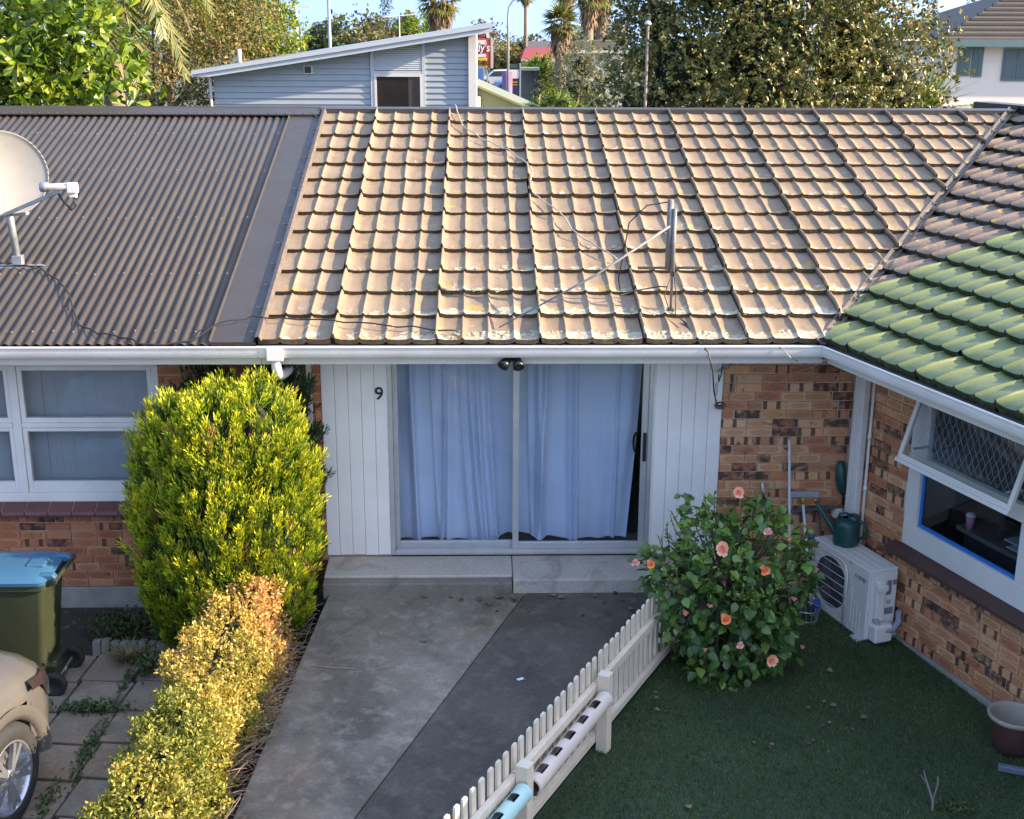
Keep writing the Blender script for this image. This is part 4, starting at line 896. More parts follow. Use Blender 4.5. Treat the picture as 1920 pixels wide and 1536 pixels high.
MB().tube([(3.07,-.16,.28),(3.055,-.14,.36),(3.07,-.15,.42),(3.12,-.16,.44),(3.17,-.17,.42),(3.18,-.17,.38)],.015,8).tube([(3.09,-.24,.12),(3.07,-.16,.31)],.018,8).build('grip',BPL,o,smooth=True)
MB().box(3.10,3.16,-.45,-.40,-.28,-.10).build('jaw',BPL,o,bevel=.006)
o=MB().tube([(2.80,-.35,-.28),(2.64,-.05,.88)],.012,8).build('pole_shaft',GPL,None,smooth=True); o.name='green_pole'; tag(o,'green metal pole with pale tip leaning behind the flowering bush','pole')
MB().tube([(2.645,-.06,.84),(2.633,-.035,.93)],.013,8).build('tip',WPL,o,smooth=True,world=False); MB().tube([(2.653,-.075,.78),(2.643,-.055,.85)],.0135,8).build('collar',BLACK,o,smooth=True,world=False)
o=thing('garden_rake','weathered rake with wide head leaning upside down on the brick','rake',(3.2,-.35,-.28))
MB().tube([(3.22,-.34,-.28),(3.19,-.06,.66)],.013,8).build('handle',WOOD,o,smooth=True)
MB().bar((2.76,-.07,.64),(3.42,-.09,.71),.025,.03).build('head',WOOD,o,bevel=.004)
o=thing('hose_reel','dark green hose fitting hanging beside the downpipe','hose fitting',(3.37,-.07,.8))
MB().tube([(3.36,-.06,1.15),(3.355,-.07,1.10),(3.36,-.075,.98),(3.385,-.08,.88),(3.40,-.07,.84)],[.03,.042,.05,.045,.03],12).build('reel_body',CAN,o,smooth=True)
MB().tube([(3.40,-.06,.86),(3.41,-.055,.78),(3.41,-.05,.70)],.012,8).build('tap',BLACK,o,smooth=True)
o=MB().box(3.31,3.42,-.12,-.02,.60,.66,None).box(3.33,3.40,-.10,-.02,.66,.70).build('junction_box',FASCIA,None,bevel=.008); tag(o,'small pale junction box low on the wall beside the downpipe','box')
o=thing('wire_basket','small wire basket standing on the lawn behind the bush','basket',(2.98,-.62,-.29))
m=MB()
for i in range(14):
    a=2*math.pi*i/14; m.tube([(2.98+.09*math.cos(a),-.62+.09*math.sin(a),-.29),(2.98+.12*math.cos(a),-.62+.12*math.sin(a),-.08)],.004,4)
for z,r_ in ((-.28,.09),(-.18,.105),(-.08,.12)): m.tube([(2.98+r_*math.cos(a),-.62+r_*math.sin(a),z) for a in np.linspace(0,2*math.pi,17)],.004,4)
m.build('wire_frame',GALV,o)
# pot and loose bar at the right edge
POT=pm('glazed_pot',(.085,.042,.034),(.06,.03,.026),4,.3,coat=.3); POTI=pm('pot_inside',(.33,.27,.21),(.26,.21,.165),6,.6)
o=thing('plant_pot','empty maroon glazed pot with pale rim at the right edge of lawn','pot',(4.07,-2.70,-.29))
MB().lathe([(0,0),(.11,0),(.125,.01),(.155,.10),(.175,.22),(.18,.29)],(4.07,-2.70,-.29),32).build('pot_body',POT,o,smooth=True)
MB().lathe([(.178,.27),(.198,.285),(.203,.305),(.195,.318),(.178,.315),(.165,.29),(.14,.10),(.0,.06)],(4.07,-2.70,-.29),32).build('rim',POTI,o,smooth=True)
o=MB().bar((3.86,-2.98,-.26),(4.4,-3.20,-.26),.05,.05).build('metal_bar',pm('blue_grey_metal',(.16,.19,.24),(.13,.155,.20),6,.4,metal=.3),None,bevel=.006); tag(o,'blue grey square metal bar lying before the maroon pot','bar')
# ------------------------------------------------------------------ wheelie bin
BIN=pm('bin_green',(.034,.042,.022),(.026,.032,.017),2,.42,.05,50); LID=pm('bin_blue',(.04,.115,.20),(.032,.10,.175),2,.38,.04,50)
bn=thing('wheelie_bin','olive green wheelie bin with bright blue lid beside the parked car','bin',(-3.85,-1.49,-.3))
def ring(xa,xb,ya,yb,z,r_=.05,n=5):
    out=[]
    for cx,cy,a0 in ((xb-r_,yb-r_,0),(xa+r_,yb-r_,90),(xa+r_,ya+r_,180),(xb-r_,ya+r_,270)):
        for i in range(n): a=R(a0+90*i/(n-1)); out.append((cx+r_*math.cos(a),cy+r_*math.sin(a),z))
    return out
def loft(rings,cap0=True,cap1=True):
    m=MB(); n=len(rings[0])
    for r_ in rings: m.v+= [tuple(p) for p in r_]
    for j in range(len(rings)-1):
        for i in range(n): m.f.append((j*n+i,j*n+(i+1)%n,(j+1)*n+(i+1)%n,(j+1)*n+i))
    if cap0: m.f.append(tuple(range(n))[::-1])
    if cap1: m.f.append(tuple((len(rings)-1)*n+i for i in range(n)))
    return m
bx,by=-3.85,-1.49
loft([ring(bx-.24,bx+.20,by-.20,by+.20,-.27),ring(bx-.25,bx+.21,by-.21,by+.21,-.20),ring(bx-.34,bx+.30,by-.27,by+.27,.60),ring(bx-.345,bx+.305,by-.275,by+.275,.66),ring(bx-.37,bx+.33,by-.295,by+.295,.665),ring(bx-.37,bx+.33,by-.295,by+.295,.72)],True,False).build('bin_body',BIN,bn,auto=40)
ld=loft([ring(bx-.39,bx+.33,by-.31,by+.31,.715,.06),ring(bx-.395,bx+.335,by-.315,by+.315,.745,.06),ring(bx-.37,bx+.30,by-.29,by+.29,.768,.06),ring(bx-.33,bx+.25,by-.25,by+.25,.79,.06),ring(bx-.20,bx+.10,by-.15,by+.15,.80,.05)],True,True).build('lid',LID,bn,auto=50)
MB().box(bx+.12,bx+.27,by-.10,by+.10,.775,.812).build('lid_recess',LID,ld,bevel=.012)
for s in (-1,1):
    MB().prism([(bx+.25,.73),(bx+.37,.72),(bx+.405,.75),(bx+.38,.785),(bx+.27,.785)],by+s*.20-.035,by+s*.20+.035,'y').build('hinge_arm',LID,ld,bevel=.012)
    MB().lathe([(.0,-.03),(.10,-.03),(.105,-.022),(.105,.022),(.10,.03),(.07,.032),(.06,.02),(0,.02)],(0,0,0),26,Matrix.Translation((bx+.30,by+s*.245,-.20))@Matrix.Rotation(R(90),4,'X')).build('wheel',RUBBER,bn,smooth=True)
MB().tube([(bx+.40,by-.27,.735),(bx+.40,by+.27,.735)],.017,10).bar((bx+.31,by-.24,.70),(bx+.40,by-.24,.735),.04,.05).bar((bx+.31,by+.24,.70),(bx+.40,by+.24,.735),.04,.05).build('handle_bar',BIN,bn)
MB().tube([(bx+.30,by-.24,-.20),(bx+.30,by+.24,-.20)],.012,8).build('axle',GALV,bn)
MB().box(bx+.19,bx+.30,by-.17,by+.17,-.27,-.05).build('axle_housing',BIN,bn,bevel=.02)
# ------------------------------------------------------------------ parked car (only its nose is in view)
PAINT=pm('car_paint',(.135,.125,.113),(.128,.118,.107),1,.28,coat=.8,metal=.25); CARD=pm('car_plastic',(.02,.02,.021),(.03,.03,.031),8,.6)
CARR=R(-12); FC=Matrix.Translation((-4.12,-3.36,-.3))@Matrix.Rotation(CARR,4,'Z')    # local +y = forward, front axle at origin
cr=thing('parked_car','champagne coloured car parked nose towards the house by the bin','car',(-4.12,-3.36,-.3),CARR)
# lofted body: stations along y with half width, sill height and top height profile
ST=[(.93,.50,.34,.62,.60),(.90,.62,.24,.74,.66),(.80,.74,.20,.84,.72),(.60,.84,.19,.93,.80),(.35,.885,.19,.985,.86),(0,.905,.20,1.03,.90),(-.45,.91,.20,1.07,.93),(-.8,.91,.20,1.10,.94),(-1.6,.91,.20,1.10,.94),(-2.6,.90,.20,1.08,.94),(-3.2,.87,.22,1.05,.92),(-3.5,.76,.30,.98,.85)]
WR=.385
def sect(y,hw,zb,zt,sh):
    pts=[(-hw*.80,zb),(-hw*.97,zb+.10),(-hw,zb+.30),(-hw*.995,sh-.14),(-hw*.965,sh-.02),(-hw*.90,sh+.035),(-hw*.72,(sh+zt)/2+.03),(-hw*.40,zt-.01),(0,zt)]
    return pts+[(-a,b) for a,b in pts[-2::-1]]
m=MB(); ns=17
YS=np.linspace(.93,-3.5,72); sa_=np.array(ST); sa_[:,3:]*=1.10
for y in YS:
    o_=np.argsort(sa_[:,0]); q=[np.interp(y,sa_[o_,0],sa_[o_,i]) for i in range(1,5)]
    for a,b in sect(y,*q): m.v.append((a,y,b))
for j in range(len(YS)-1):
    for i in range(ns-1):
        ym=(YS[j]+YS[j+1])/2; c=[m.v[j*ns+i],m.v[j*ns+i+1],m.v[(j+1)*ns+i+1],m.v[(j+1)*ns+i]]
        xm=sum(p[0] for p in c)/4; zm=sum(p[2] for p in c)/4
        cut=False
        for wy in (0,-2.65):
            if abs(xm)>.62 and math.hypot(ym-wy,zm-.37)<.42: cut=True
        if not cut: m.f.append((j*ns+i,j*ns+i+1,(j+1)*ns+i+1,(j+1)*ns+i))
m.f.append(tuple(range(ns)))
xf(m,FC).build('body',PAINT,cr,smooth=True)
cb=loft([ring(-.80,.80,-3.3,-.75,1.06,.2),ring(-.72,.72,-3.1,-1.15,1.40,.2),ring(-.62,.62,-2.9,-1.45,1.60,.2),ring(-.55,.55,-2.75,-1.6,1.63,.2)],False,True); xf(cb,FC).build('cabin',pm('car_glass',(.02,.022,.025),(.018,.02,.022),2,.08),cr,smooth=True)
xf(MB().box(-.70,.70,-3.0,.62,.28,.62),FC).build('underbody',CARD,cr)
for sx__ in (1,-1):
    for wy in (0,-2.65):
        M_=FC@Matrix.Translation((sx__*.80,wy,.385))@Matrix.Rotation(R(90)*sx__,4,'Y')
        arch=MB()
        for k in range(25):
            a=R(-4+188*k/24); 
            for rr,dx in ((.40,.70),(.41,.895),(.455,.925),(.51,.915)): arch.v.append((sx__*(dx),wy+rr*math.cos(a),.37+rr*math.sin(a)))
        for k in range(24):
            for q in range(3): arch.f.append((4*k+q,4*k+q+1,4*k+q+5,4*k+q+4))
        xf(arch,FC).build('wheel_arch',PAINT,cr,smooth=True)
        whl=MB().lathe([(.235,-.10),(.34,-.105),(.375,-.085),(.385,-.04),(.385,.04),(.375,.085),(.345,.105),(.265,.108),(.255,.095)],(0,0,0),48,M_).build('wheel',RUBBER,cr,smooth=True)
        RIM=pm('alloy_rim',(.52,.53,.56),(.44,.45,.48),6,.3,metal=.8) if (sx__,wy)==(1,0) else RIM
        MB().lathe([(.262,.10),(.255,.108),(.245,.10),(.235,.06),(.225,-.05),(.0,-.06)],(0,0,0),48,M_).build('rim',RIM,whl,smooth=True)
        sp=MB()
        for k in range(5):
            for da in (-.16,.16):
                a0=k*2*math.pi/5; a1=a0+da+.10
                p0=Vector((.05*math.cos(a0),.05*math.sin(a0),.085)); p1=Vector((.24*math.cos(a1),.24*math.sin(a1),.09)); sp.bar(p0,p1,.034,.03,(0,0,1))
        sp.lathe([(0,.105),(.045,.10),(.06,.085),(.06,.05)],(0,0,0),20); xf(sp,M_).build('spoke',RIM,whl)
    hlm=MB()
    # wrap-around head lamp on the corner of the nose
    for (y,o1) in ((.74,.0),(.66,.0),(.52,.0),(.34,.0)):
        o_=np.argsort(sa_[:,0]); q=[np.interp(y,sa_[o_,0],sa_[o_,i]) for i in range(1,5)]; hw=q[0]; sh=q[3]
        for (ka,zz) in ((1.02,sh-.20 if y>.55 else sh-.08),(1.022,sh-.09 if y>.55 else sh-.05),(.985,sh+.02 if y>.55 else sh-.01)): hlm.v.append((sx__*hw*ka,y+.012,zz))
    for k in range(3):
        for q in range(2): hlm.f.append((3*k+q,3*k+q+1,3*k+q+4,3*k+q+3))
    xf(hlm,FC).build('headlight',pm('lamp_glass',(.02,.02,.022),(.05,.03,.03),12,.06,coat=1),cr,smooth=True)
xf(MB().tube([(.80,.60,.80),(.66,.35,.93),(.62,-.1,.985),(.66,-.5,1.01)],.004,5),FC).build('bonnet_gap',CARD,cr)
xf(MB().tube([(.905,.28,.56),(.90,.30,.70),(.86,.42,.82)],.004,5),FC).build('bumper_gap',CARD,cr)
# ------------------------------------------------------------------ conifers
CON=leafmat('conifer_sprays',[(0,(.025,.060,.012)),(.3,(.10,.18,.016)),(.55,(.33,.40,.022)),(.95,(.72,.66,.03)),(1,(.30,.17,.07))],.55,.28)
COND=leafmat('dark_conifer_sprays',[(0,(.018,.045,.014)),(.6,(.03,.07,.018)),(1,(.05,.10,.024))],.55,.2)
BARK=pm('bark',(.11,.075,.05),(.06,.042,.03),14,.9,.8,40,.02)
CORE=pm('dark_core_fill',(.012,.020,.006),(.022,.018,.008),20,.95,.8,60,.02)  # near-black solid filler inside the foliage, inner shade put into its colour
def fan(P,AX,n,L,W,spread,planes):
    """each tuft: n leaflets fanned in a plane holding the axis"""
    m=len(P); T=unit(np.cross(AX,planes)); ang=np.linspace(-spread,spread,n)[None,:]+rng.normal(0,.15,(m,n))
    D=np.cos(ang)[...,None]*AX[:,None]+np.sin(ang)[...,None]*T[:,None]
    off=rng.uniform(0,.5,(m,n))*L[:,None]; Q=P[:,None]+AX[:,None]*off[...,None]
    N=np.cross(AX,T)[:,None]+.5*rng.normal(size=(m,n,3)); LL=L[:,None]*rng.uniform(.55,1.1,(m,n)); 
    return Q.reshape(-1,3),D.reshape(-1,3),N.reshape(-1,3),LL.ravel(),(W[:,None]*rng.uniform(.8,1.2,(m,n))).ravel()
def conifer(name,label,base,cols,nclump,mat,L0=.05,seed=1,per=70,ch=.17,cw=.030):
    """columns (x,y,rx,ry,ztop): upright flame-shaped clumps of fine sprays over merged rounded columns, dark gaps between"""
    o=thing(name,label,'conifer',base); r=np.random.default_rng(seed); B=np.array(base); zb=base[2]
    def prof(t): return np.interp(t,[0,.06,.2,.42,.65,.82,.93,1.0],[.42,.62,.86,1.0,.97,.80,.55,.16])
    CC=[];OO=[]
    tot=sum(c[2]*c[4] for c in cols)
    core=MB(); tk=MB()
    for ci,(cx,cy,rx,ry,zt) in enumerate(cols):
        H=zt-zb; n=int(nclump*rx*zt/tot); t=r.random(n*4); k=r.random(len(t))<prof(t); t=t[k][:n]; n=len(t); th=r.uniform(0,2*math.pi,n)
        d=np.where(r.random(n)<.35,r.uniform(.82,.95,n),r.uniform(.96,1.06,n))*(1+.05*np.sin(th*4+t*9+ci)+.04*np.sin(t*21+th*3))
        q=prof(t)*d; P=np.stack([cx+q*rx*np.cos(th),cy+q*ry*np.sin(th),zb+.05+t*H],1)
        ok=np.ones(n,bool)
        for cj,(ax,ay,sx_,sy_,at_) in enumerate(cols):
            if cj!=ci:
                tt=(P[:,2]-zb)/(at_-zb); ok&=~((tt<1)&(((P[:,0]-ax)/sx_)**2+((P[:,1]-ay)/sy_)**2<(prof(np.clip(tt,0,1))*.86)**2))
        CC.append(P[ok]); sl_=np.clip((t[ok]-.7)/.3,0,1); OO.append(np.stack([np.cos(th[ok])*(1-.6*sl_),np.sin(th[ok])*(1-.6*sl_),.2*sl_],1))
        core.lathe([(.01,zb)]+[(float(prof(tt))*.74,zb+.05+tt*(H-.14)) for tt in np.linspace(0,1,12)]+[(.005,zt-.04)],(0,0,0),18)
        m=14*18; core.v[-m:]=[(cx+x*rx,cy+y*ry,z_) for x,y,z_ in core.v[-m:]]
        tk.tube([(cx*.4+B[0]*.6,cy*.4+B[1]*.6,zb-.05),(cx,cy,zb+H*.6),(cx,cy,zt-.2)],[.07,.045,.015],7)
    Cc=np.concatenate(CC); out=unit(np.concatenate(OO)); n=len(Cc)
    AX=unit(np.array([0,0,1.])+out*.36+.22*r.normal(size=(n,3))); sz=r.uniform(.65,1.4,n)
    t=r.random((n,per)); phi=r.uniform(0,6.283,(n,per)); B1=unit(np.cross(AX,out+.01)); B2=np.cross(AX,B1)
    pr=np.sin(np.pi*np.clip(t*.86+.10,0,1))**.7; rad=cw*sz[:,None]*pr*np.sqrt(r.uniform(.3,1,(n,per)))
    rd=np.cos(phi)[...,None]*B1[:,None]+np.sin(phi)[...,None]*B2[:,None]
    P=Cc[:,None]+AX[:,None]*((t-.35)*ch*sz[:,None]*1.5)[...,None]+rd*rad[...,None]
    D=unit(AX[:,None]*1.25+rd*.42+.17*r.normal(size=(n,per,3))); N=unit(rd+.5*r.normal(size=(n,per,3)))
    rt=np.clip(.12+.62*t+r.normal(0,.12,(n,per))+r.normal(0,.13,n)[:,None],0,1)
    dead=r.random(n)<.02; rt[dead]=1.0
    P=P.reshape(-1,3); LL=L0*r.uniform(.6,1.3,len(P))
    cr_=link('crown',leaf_mesh('crown',P-B,D.reshape(-1,3),N.reshape(-1,3),LL,LL*.20,mat,'diamond',rt.ravel()),o); cr_['kind']='stuff'
    tk.build('trunk',BARK,o,smooth=True); core.build('dark_core',CORE,o,smooth=True)
    return o
conifer('conifer_bush','big rounded golden green conifer in front of the window',(-2.22,-.98,-.3),[(-2.56,-.92,.41,.44,1.90),(-2.22,-1.06,.46,.54,2.0),(-1.89,-.95,.41,.50,2.03),(-2.25,-.72,.5,.4,1.96)],4200,CON,seed=4,per=66,L0=.05)
conifer('conifer_bush','dark green conifer squeezed between wall and downpipe behind the big one',(-1.72,-.28,-.3),[(-1.78,-.30,.26,.22,2.10)],300,COND,seed=5,per=66)
conifer('conifer_bush','dark conifer tip showing below the gutter behind the big one',(-2.48,-.30,-.3),[(-2.48,-.30,.28,.22,2.14)],300,COND,seed=6,per=66)
# ------------------------------------------------------------------ golden hedge
HED=leafmat('hedge_leaves',[(0,(.045,.07,.015)),(.25,(.16,.19,.025)),(.5,(.38,.34,.065)),(.75,(.64,.43,.11)),(.9,(.66,.40,.15)),(1,(.50,.25,.14))],.45,.3)
TWIG=pm('dry_twigs',(.30,.21,.145),(.18,.125,.085),12,.85)
hd=thing('clipped_hedge','long golden yellow clipped hedge along the driveway edge','hedge',(-2.0,-2.8,-.32))
def hedge_pts(n,shell):
    y=rng.uniform(-5.6,-.66,n); th=rng.uniform(-.45,math.pi+.45,n)
    hw=.30+.05*np.sin(y*2.3)+.04*np.sin(y*5.1+1); top=.44+.05*np.sin(y*3.1+.5)+.03*np.sin(y*7.3)+.15*np.clip((y+2.1)/1.2,0,1)
    hw=hw*np.clip((-.60-y)/.18,.25,1)**.5
    cx=-2.05+(y+2.5)*.05
    e=2/2.9; c,s_=np.cos(th),np.sin(th)
    bx_=np.sign(c)*np.abs(c)**e; bz=np.sign(s_)*np.abs(s_)**e
    b=1+.13*np.sin(y*6+th*4)+.10*np.sin(y*13-th*7)+.08*np.sin(y*23+th*11)
    zc=.02; zh=top-zc
    d=np.where(rng.random(n)<shell,rng.normal(1.0,.035,n),rng.uniform(.6,1,n))*b
    P=np.stack([cx+hw*bx_*d,y,np.where(bz>0,zc+zh*bz*(d*.5+.5),zc+.30*bz)],1)
    out=unit(np.stack([bx_/np.maximum(hw,.1),.25*rng.normal(size=n),bz/.5],1)); return P,out,y,b
n=13000; P,out,y,b=hedge_pts(n,.75)
AX=unit(out*.7+np.array([0,0,.75])+.45*rng.normal(size=(n,3)))
lv_=5; tl=rng.uniform(.03,.07,n)
Q=(P[:,None]+AX[:,None]*(tl[:,None]*np.linspace(-.3,1,lv_)[None])[...,None]).reshape(-1,3)
D=(AX[:,None]*.6+.75*rng.normal(size=(n,lv_,3))).reshape(-1,3)
gold=np.clip((y+3.3)/1.5,0,1)                     # golden near the house, greener towards the street
base=.36+.38*gold+.10*np.sin(y*4+P[:,0]*6)+ .10*np.clip((P[:,0]+2.1)/.5,-1,1)
rt=np.clip(np.repeat(base,lv_)+rng.normal(0,.17,n*lv_),0,1)
o=link('foliage',leaf_mesh('foliage',Q-np.array([-2.0,-2.8,-.32]),D,sph(n*lv_),rng.uniform(.024,.044,n*lv_),rng.uniform(.014,.022,n*lv_),HED,'diamond',rt),hd); o['kind']='stuff'
core=MB()
for j in range(25):
    y_=-5.5+j*.2; 
    for k in range(9):
        a=math.pi*k/8; core.v.append((-2.05+(y_+2.5)*.05+.20*math.copysign(abs(math.cos(a))**.7,math.cos(a))*(1 if j<23 else .6),y_,-.05+.40*math.sin(a)**.7))
for j in range(24):
    for k in range(8): core.f.append((j*9+k,j*9+k+1,(j+1)*9+k+1,(j+1)*9+k))
core.build('dark_core',CORE,hd,smooth=True)
tw=MB()
for k in range(650):
    y_=random.uniform(-5,-.7) if k>330 else random.gauss(-2.3,.5); x0=-1.76+(y_+2.5)*.05+random.uniform(-.12,.14); z0=random.uniform(-.28,.05)
    p=Vector((x0,y_,z0)); d=Vector((random.uniform(.3,1),random.uniform(-.7,.6),random.uniform(-.1,1.0))).normalized(); L_=random.uniform(.10,.26)
    pts=[p]; 
    for i in range(3): d=(d+Vector((random.uniform(-.2,.3),random.uniform(-.3,.3),random.uniform(-.35,.15)))).normalized(); pts.append(pts[-1]+d*L_/3)
    tw.tube(pts,[.0045,.004,.003,.0018],4,False)
for k in range(60):
    y_=random.uniform(-5,-.8); tw.tube([(-1.98+(y_+2.5)*.05+random.uniform(-.2,.2),y_,-.34),(-1.98+(y_+2.5)*.05+random.uniform(-.25,.3),y_+random.uniform(-.1,.1),-.02)],.009,5,False)
o=tw.build('dry_twigs',TWIG,hd); o['kind']='stuff'
# ------------------------------------------------------------------ hibiscus
HIB=leafmat('hibiscus_leaves',[(0,(.032,.070,.020)),(.5,(.075,.145,.030)),(.8,(.15,.24,.036)),(1,(.29,.40,.06))],.32,.2,spec=.5)
STEM=pm('green_stem',(.09,.10,.04),(.07,.06,.035),8,.7)
hb=thing('hibiscus_bush','leafy hibiscus bush with peach flowers at the corner of the lawn','bush',(2.03,-1.5,-.3))
cen=np.array([2.05,-1.5,.46]); rad=np.array([.64,.52,.75])
n=2300; d=sph(n); d=d[d[:,2]>-.93]; n=len(d)
bl=1+.13*np.sin(d[:,0]*7+d[:,2]*5)+.10*np.sin(d[:,1]*9+d[:,2]*11+2)
q=np.where(rng.random(n)<.6,rng.normal(.97,.06,n),rng.uniform(.45,.95,n))*bl
P=cen+d*rad*q[:,None]; P[:,2]=np.maximum(P[:,2],-.24)
D=unit(d*.8+np.array([0,0,-.25])+.55*rng.normal(size=(n,3))); N=unit(np.array([0,0,1.])*.7+d*.6+.45*rng.normal(size=(n,3)))
L=rng.uniform(.055,.115,n); rt=np.clip(rng.normal(.42,.2,n)+.18*(d[:,2]>.4),0,.85)
score=(P[:,1]<-1.45)*1.0*q-.25*(P[:,1]+1.5)
idx=np.argsort(-score); big=idx[:290]; rest=idx[290:]
org=np.array([2.03,-1.5,-.3])
o=link('foliage',leaf_mesh('foliage',P[rest]-org,D[rest],N[rest],L[rest],L[rest]*.72,HIB,'leaf',rt[rest],True),hb); o['kind']='stuff'
lm=[leaf_mesh('leaf',np.zeros((1,3)),np.array([[1.,0,0]]),np.array([[0,0,1.]]),1.0,.70+.06*(k%3),HIB,'leaf',np.array([.12+.13*k]),True) for k in range(6)]
for i in big:
    dd=Vector(D[i]); nn=Vector(N[i]); a=nn.cross(dd).normalized(); n2=dd.cross(a)
    M_=Matrix(((dd.x,a.x,n2.x,P[i][0]-org[0]),(dd.y,a.y,n2.y,P[i][1]-org[1]),(dd.z,a.z,n2.z,P[i][2]-org[2]),(0,0,0,1)))@Matrix.Scale(L[i],4)
    o=link('leaf',lm[min(5,int(rt[i]*7))],hb); o.matrix_local=M_
# bright shoot tips
n=420; k=rng.integers(0,70,n); dd=sph(70); dd[:,2]=np.abs(dd[:,2])*.8+.1; dd[:,1]-=.3; dd=unit(dd); base=cen+dd*rad*1.02
up=unit(dd*.5+np.array([0,0,1.])+.2*rng.normal(size=(70,3)))
P=base[k]+up[k]*rng.uniform(0,.14,n)[:,None]; D=unit(up[k]*.7+.6*rng.normal(size=(n,3)))
o=link('shoot_tips',leaf_mesh('shoot_tips',P-org,D,sph(n),rng.uniform(.025,.055,n),rng.uniform(.016,.028,n),HIB,'leaf',rng.uniform(.75,1,n)),hb); o['kind']='stuff'
st_=MB()
for i in range(70): st_.tube([tuple(cen+dd[i]*rad*.3),tuple(cen+dd[i]*rad*.8),tuple(base[i]),tuple(base[i]+up[i]*.15)],[.012,.008,.005,.003],5,False)
for i in range(10):
    a=i*.63; st_.tube([(2.03+.1*math.cos(a),-1.5+.1*math.sin(a),-.32),(2.03+.25*math.cos(a),-1.5+.2*math.sin(a),.1),(2.03+.4*math.cos(a),-1.5+.35*math.sin(a),.6)],[.018,.014,.008],6,False)
o=st_.build('stems',STEM,hb); o['kind']='stuff'
def flowermat(name,a,b_):
    m,t,b,N_,L_=newmat(name); oc=N_('ShaderNodeTexCoord').outputs['Object']; s=N_('ShaderNodeSeparateXYZ'); L_(oc,s.inputs[0])
    d_=mth(t,'POWER',mth(t,'ADD',mth(t,'POWER',s.outputs[0],2.),mth(t,'POWER',s.outputs[1],2.)),.5)
    L_(mixrgb(t,maprange(t,d_,.1,.9),a,b_),b.inputs['Base Color']); b.inputs['Roughness'].default_value=.6; b.inputs['Subsurface Weight'].default_value=.1; return m
FLA=flowermat('petal_peach',(.78,.24,.11),(.84,.46,.30)); FLB=flowermat('petal_orange',(.78,.17,.04),(.84,.33,.13)); FLC=flowermat('petal_pink',(.70,.22,.16),(.74,.40,.34))
def flower_mesh(mat,n1,closed,seed):
    r=random.Random(seed); m=MB()
    for ring_,(cnt,el,sc) in enumerate(((n1,.22+closed,1.0),(n1-2,.7+closed,.62))):
        for k in range(cnt):
            a=2*math.pi*k/cnt+ring_*.5+r.uniform(-.15,.15); e=el+r.uniform(-.28,.28)
            u=Vector((math.cos(a)*math.cos(e),math.sin(a)*math.cos(e),math.sin(e))); t_=Vector((-math.sin(a),math.cos(a),0)); b=u.cross(t_)
            w_=.42*sc*(.5 if closed>.4 else 1); v0=len(m.v)
            for s_,ww,cv in ((0,.06,0),(.35,.7,.03),(.7,1.0,.02),(.95,.62,-.10)):
                for q in (-1,0,1): m.v.append(tuple(u*s_*sc+t_*(q*ww*w_)+b*(-cv*2+.05*abs(q)*r.uniform(.2,1.4))))
            for i in range(3):
                for j in range(2): m.f.append((v0+3*i+j,v0+3*i+j+1,v0+3*i+j+4,v0+3*i+j+3))
    return m.mesh('flower',mat,True)
FM=[flower_mesh(FLA,6,0,1),flower_mesh(FLB,6,0,2),flower_mesh(FLC,5,0,3),flower_mesh(FLC,5,.75,4)]
for (x,y_,z,kind,s) in ((2.08,-1.60,1.42,0,.060),(2.27,-1.9,1.20,2,.045),(1.89,-2.03,1.11,0,.068),(2.45,-1.86,1.13,1,.025),(1.36,-1.77,.87,1,.045),(1.26,-1.58,.80,2,.042),(2.21,-2.10,.96,1,.055),(2.70,-1.80,.84,3,.05),(2.47,-2.07,.70,3,.045),(1.78,-2.15,.68,3,.045),(1.61,-2.10,.60,3,.055),(1.91,-2.19,.58,1,.062),(1.76,-2.13,.29,3,.04),(2.04,-2.18,.35,2,.036),(2.60,-1.94,.21,3,.04),(2.32,-2.09,.17,0,.060)):
    v=Vector((random.uniform(-.4,.4),-1,.45+random.uniform(-.3,.3))).normalized()
    o=link('flower',FM[kind],hb,(x-2.03,y_+1.5,z+.3),v.to_track_quat('Z','Y').to_euler(),(s*random.uniform(.8,1.0),s*random.uniform(.8,1.0),s*.9))
# bare cutting in the lawn
o=thing('bare_cutting','pale bare twig stump poking out of the lawn near the bottom right','twig',(3.2,-3.5,-.29)); DEAD=pm('dead_wood',(.20,.17,.15),(.13,.11,.095),12,.9)
MB().tube([(3.19,-3.5,-.31),(3.2,-3.46,-.22),(3.17,-3.40,-.12),(3.15,-3.36,-.04)],[.012,.010,.008,.004],6).tube([(3.2,-3.46,-.22),(3.24,-3.42,-.12),(3.245,-3.40,-.06)],[.009,.006,.003],6).tube([(3.17,-3.40,-.12),(3.12,-3.38,-.06)],[.006,.003],5).build('stem',DEAD,o,smooth=True)
weed('small_weed','small green weed beside the bare cutting on the lawn',3.36,-3.5,90,.06,.04,.04,.035,WEED,z=-.29)
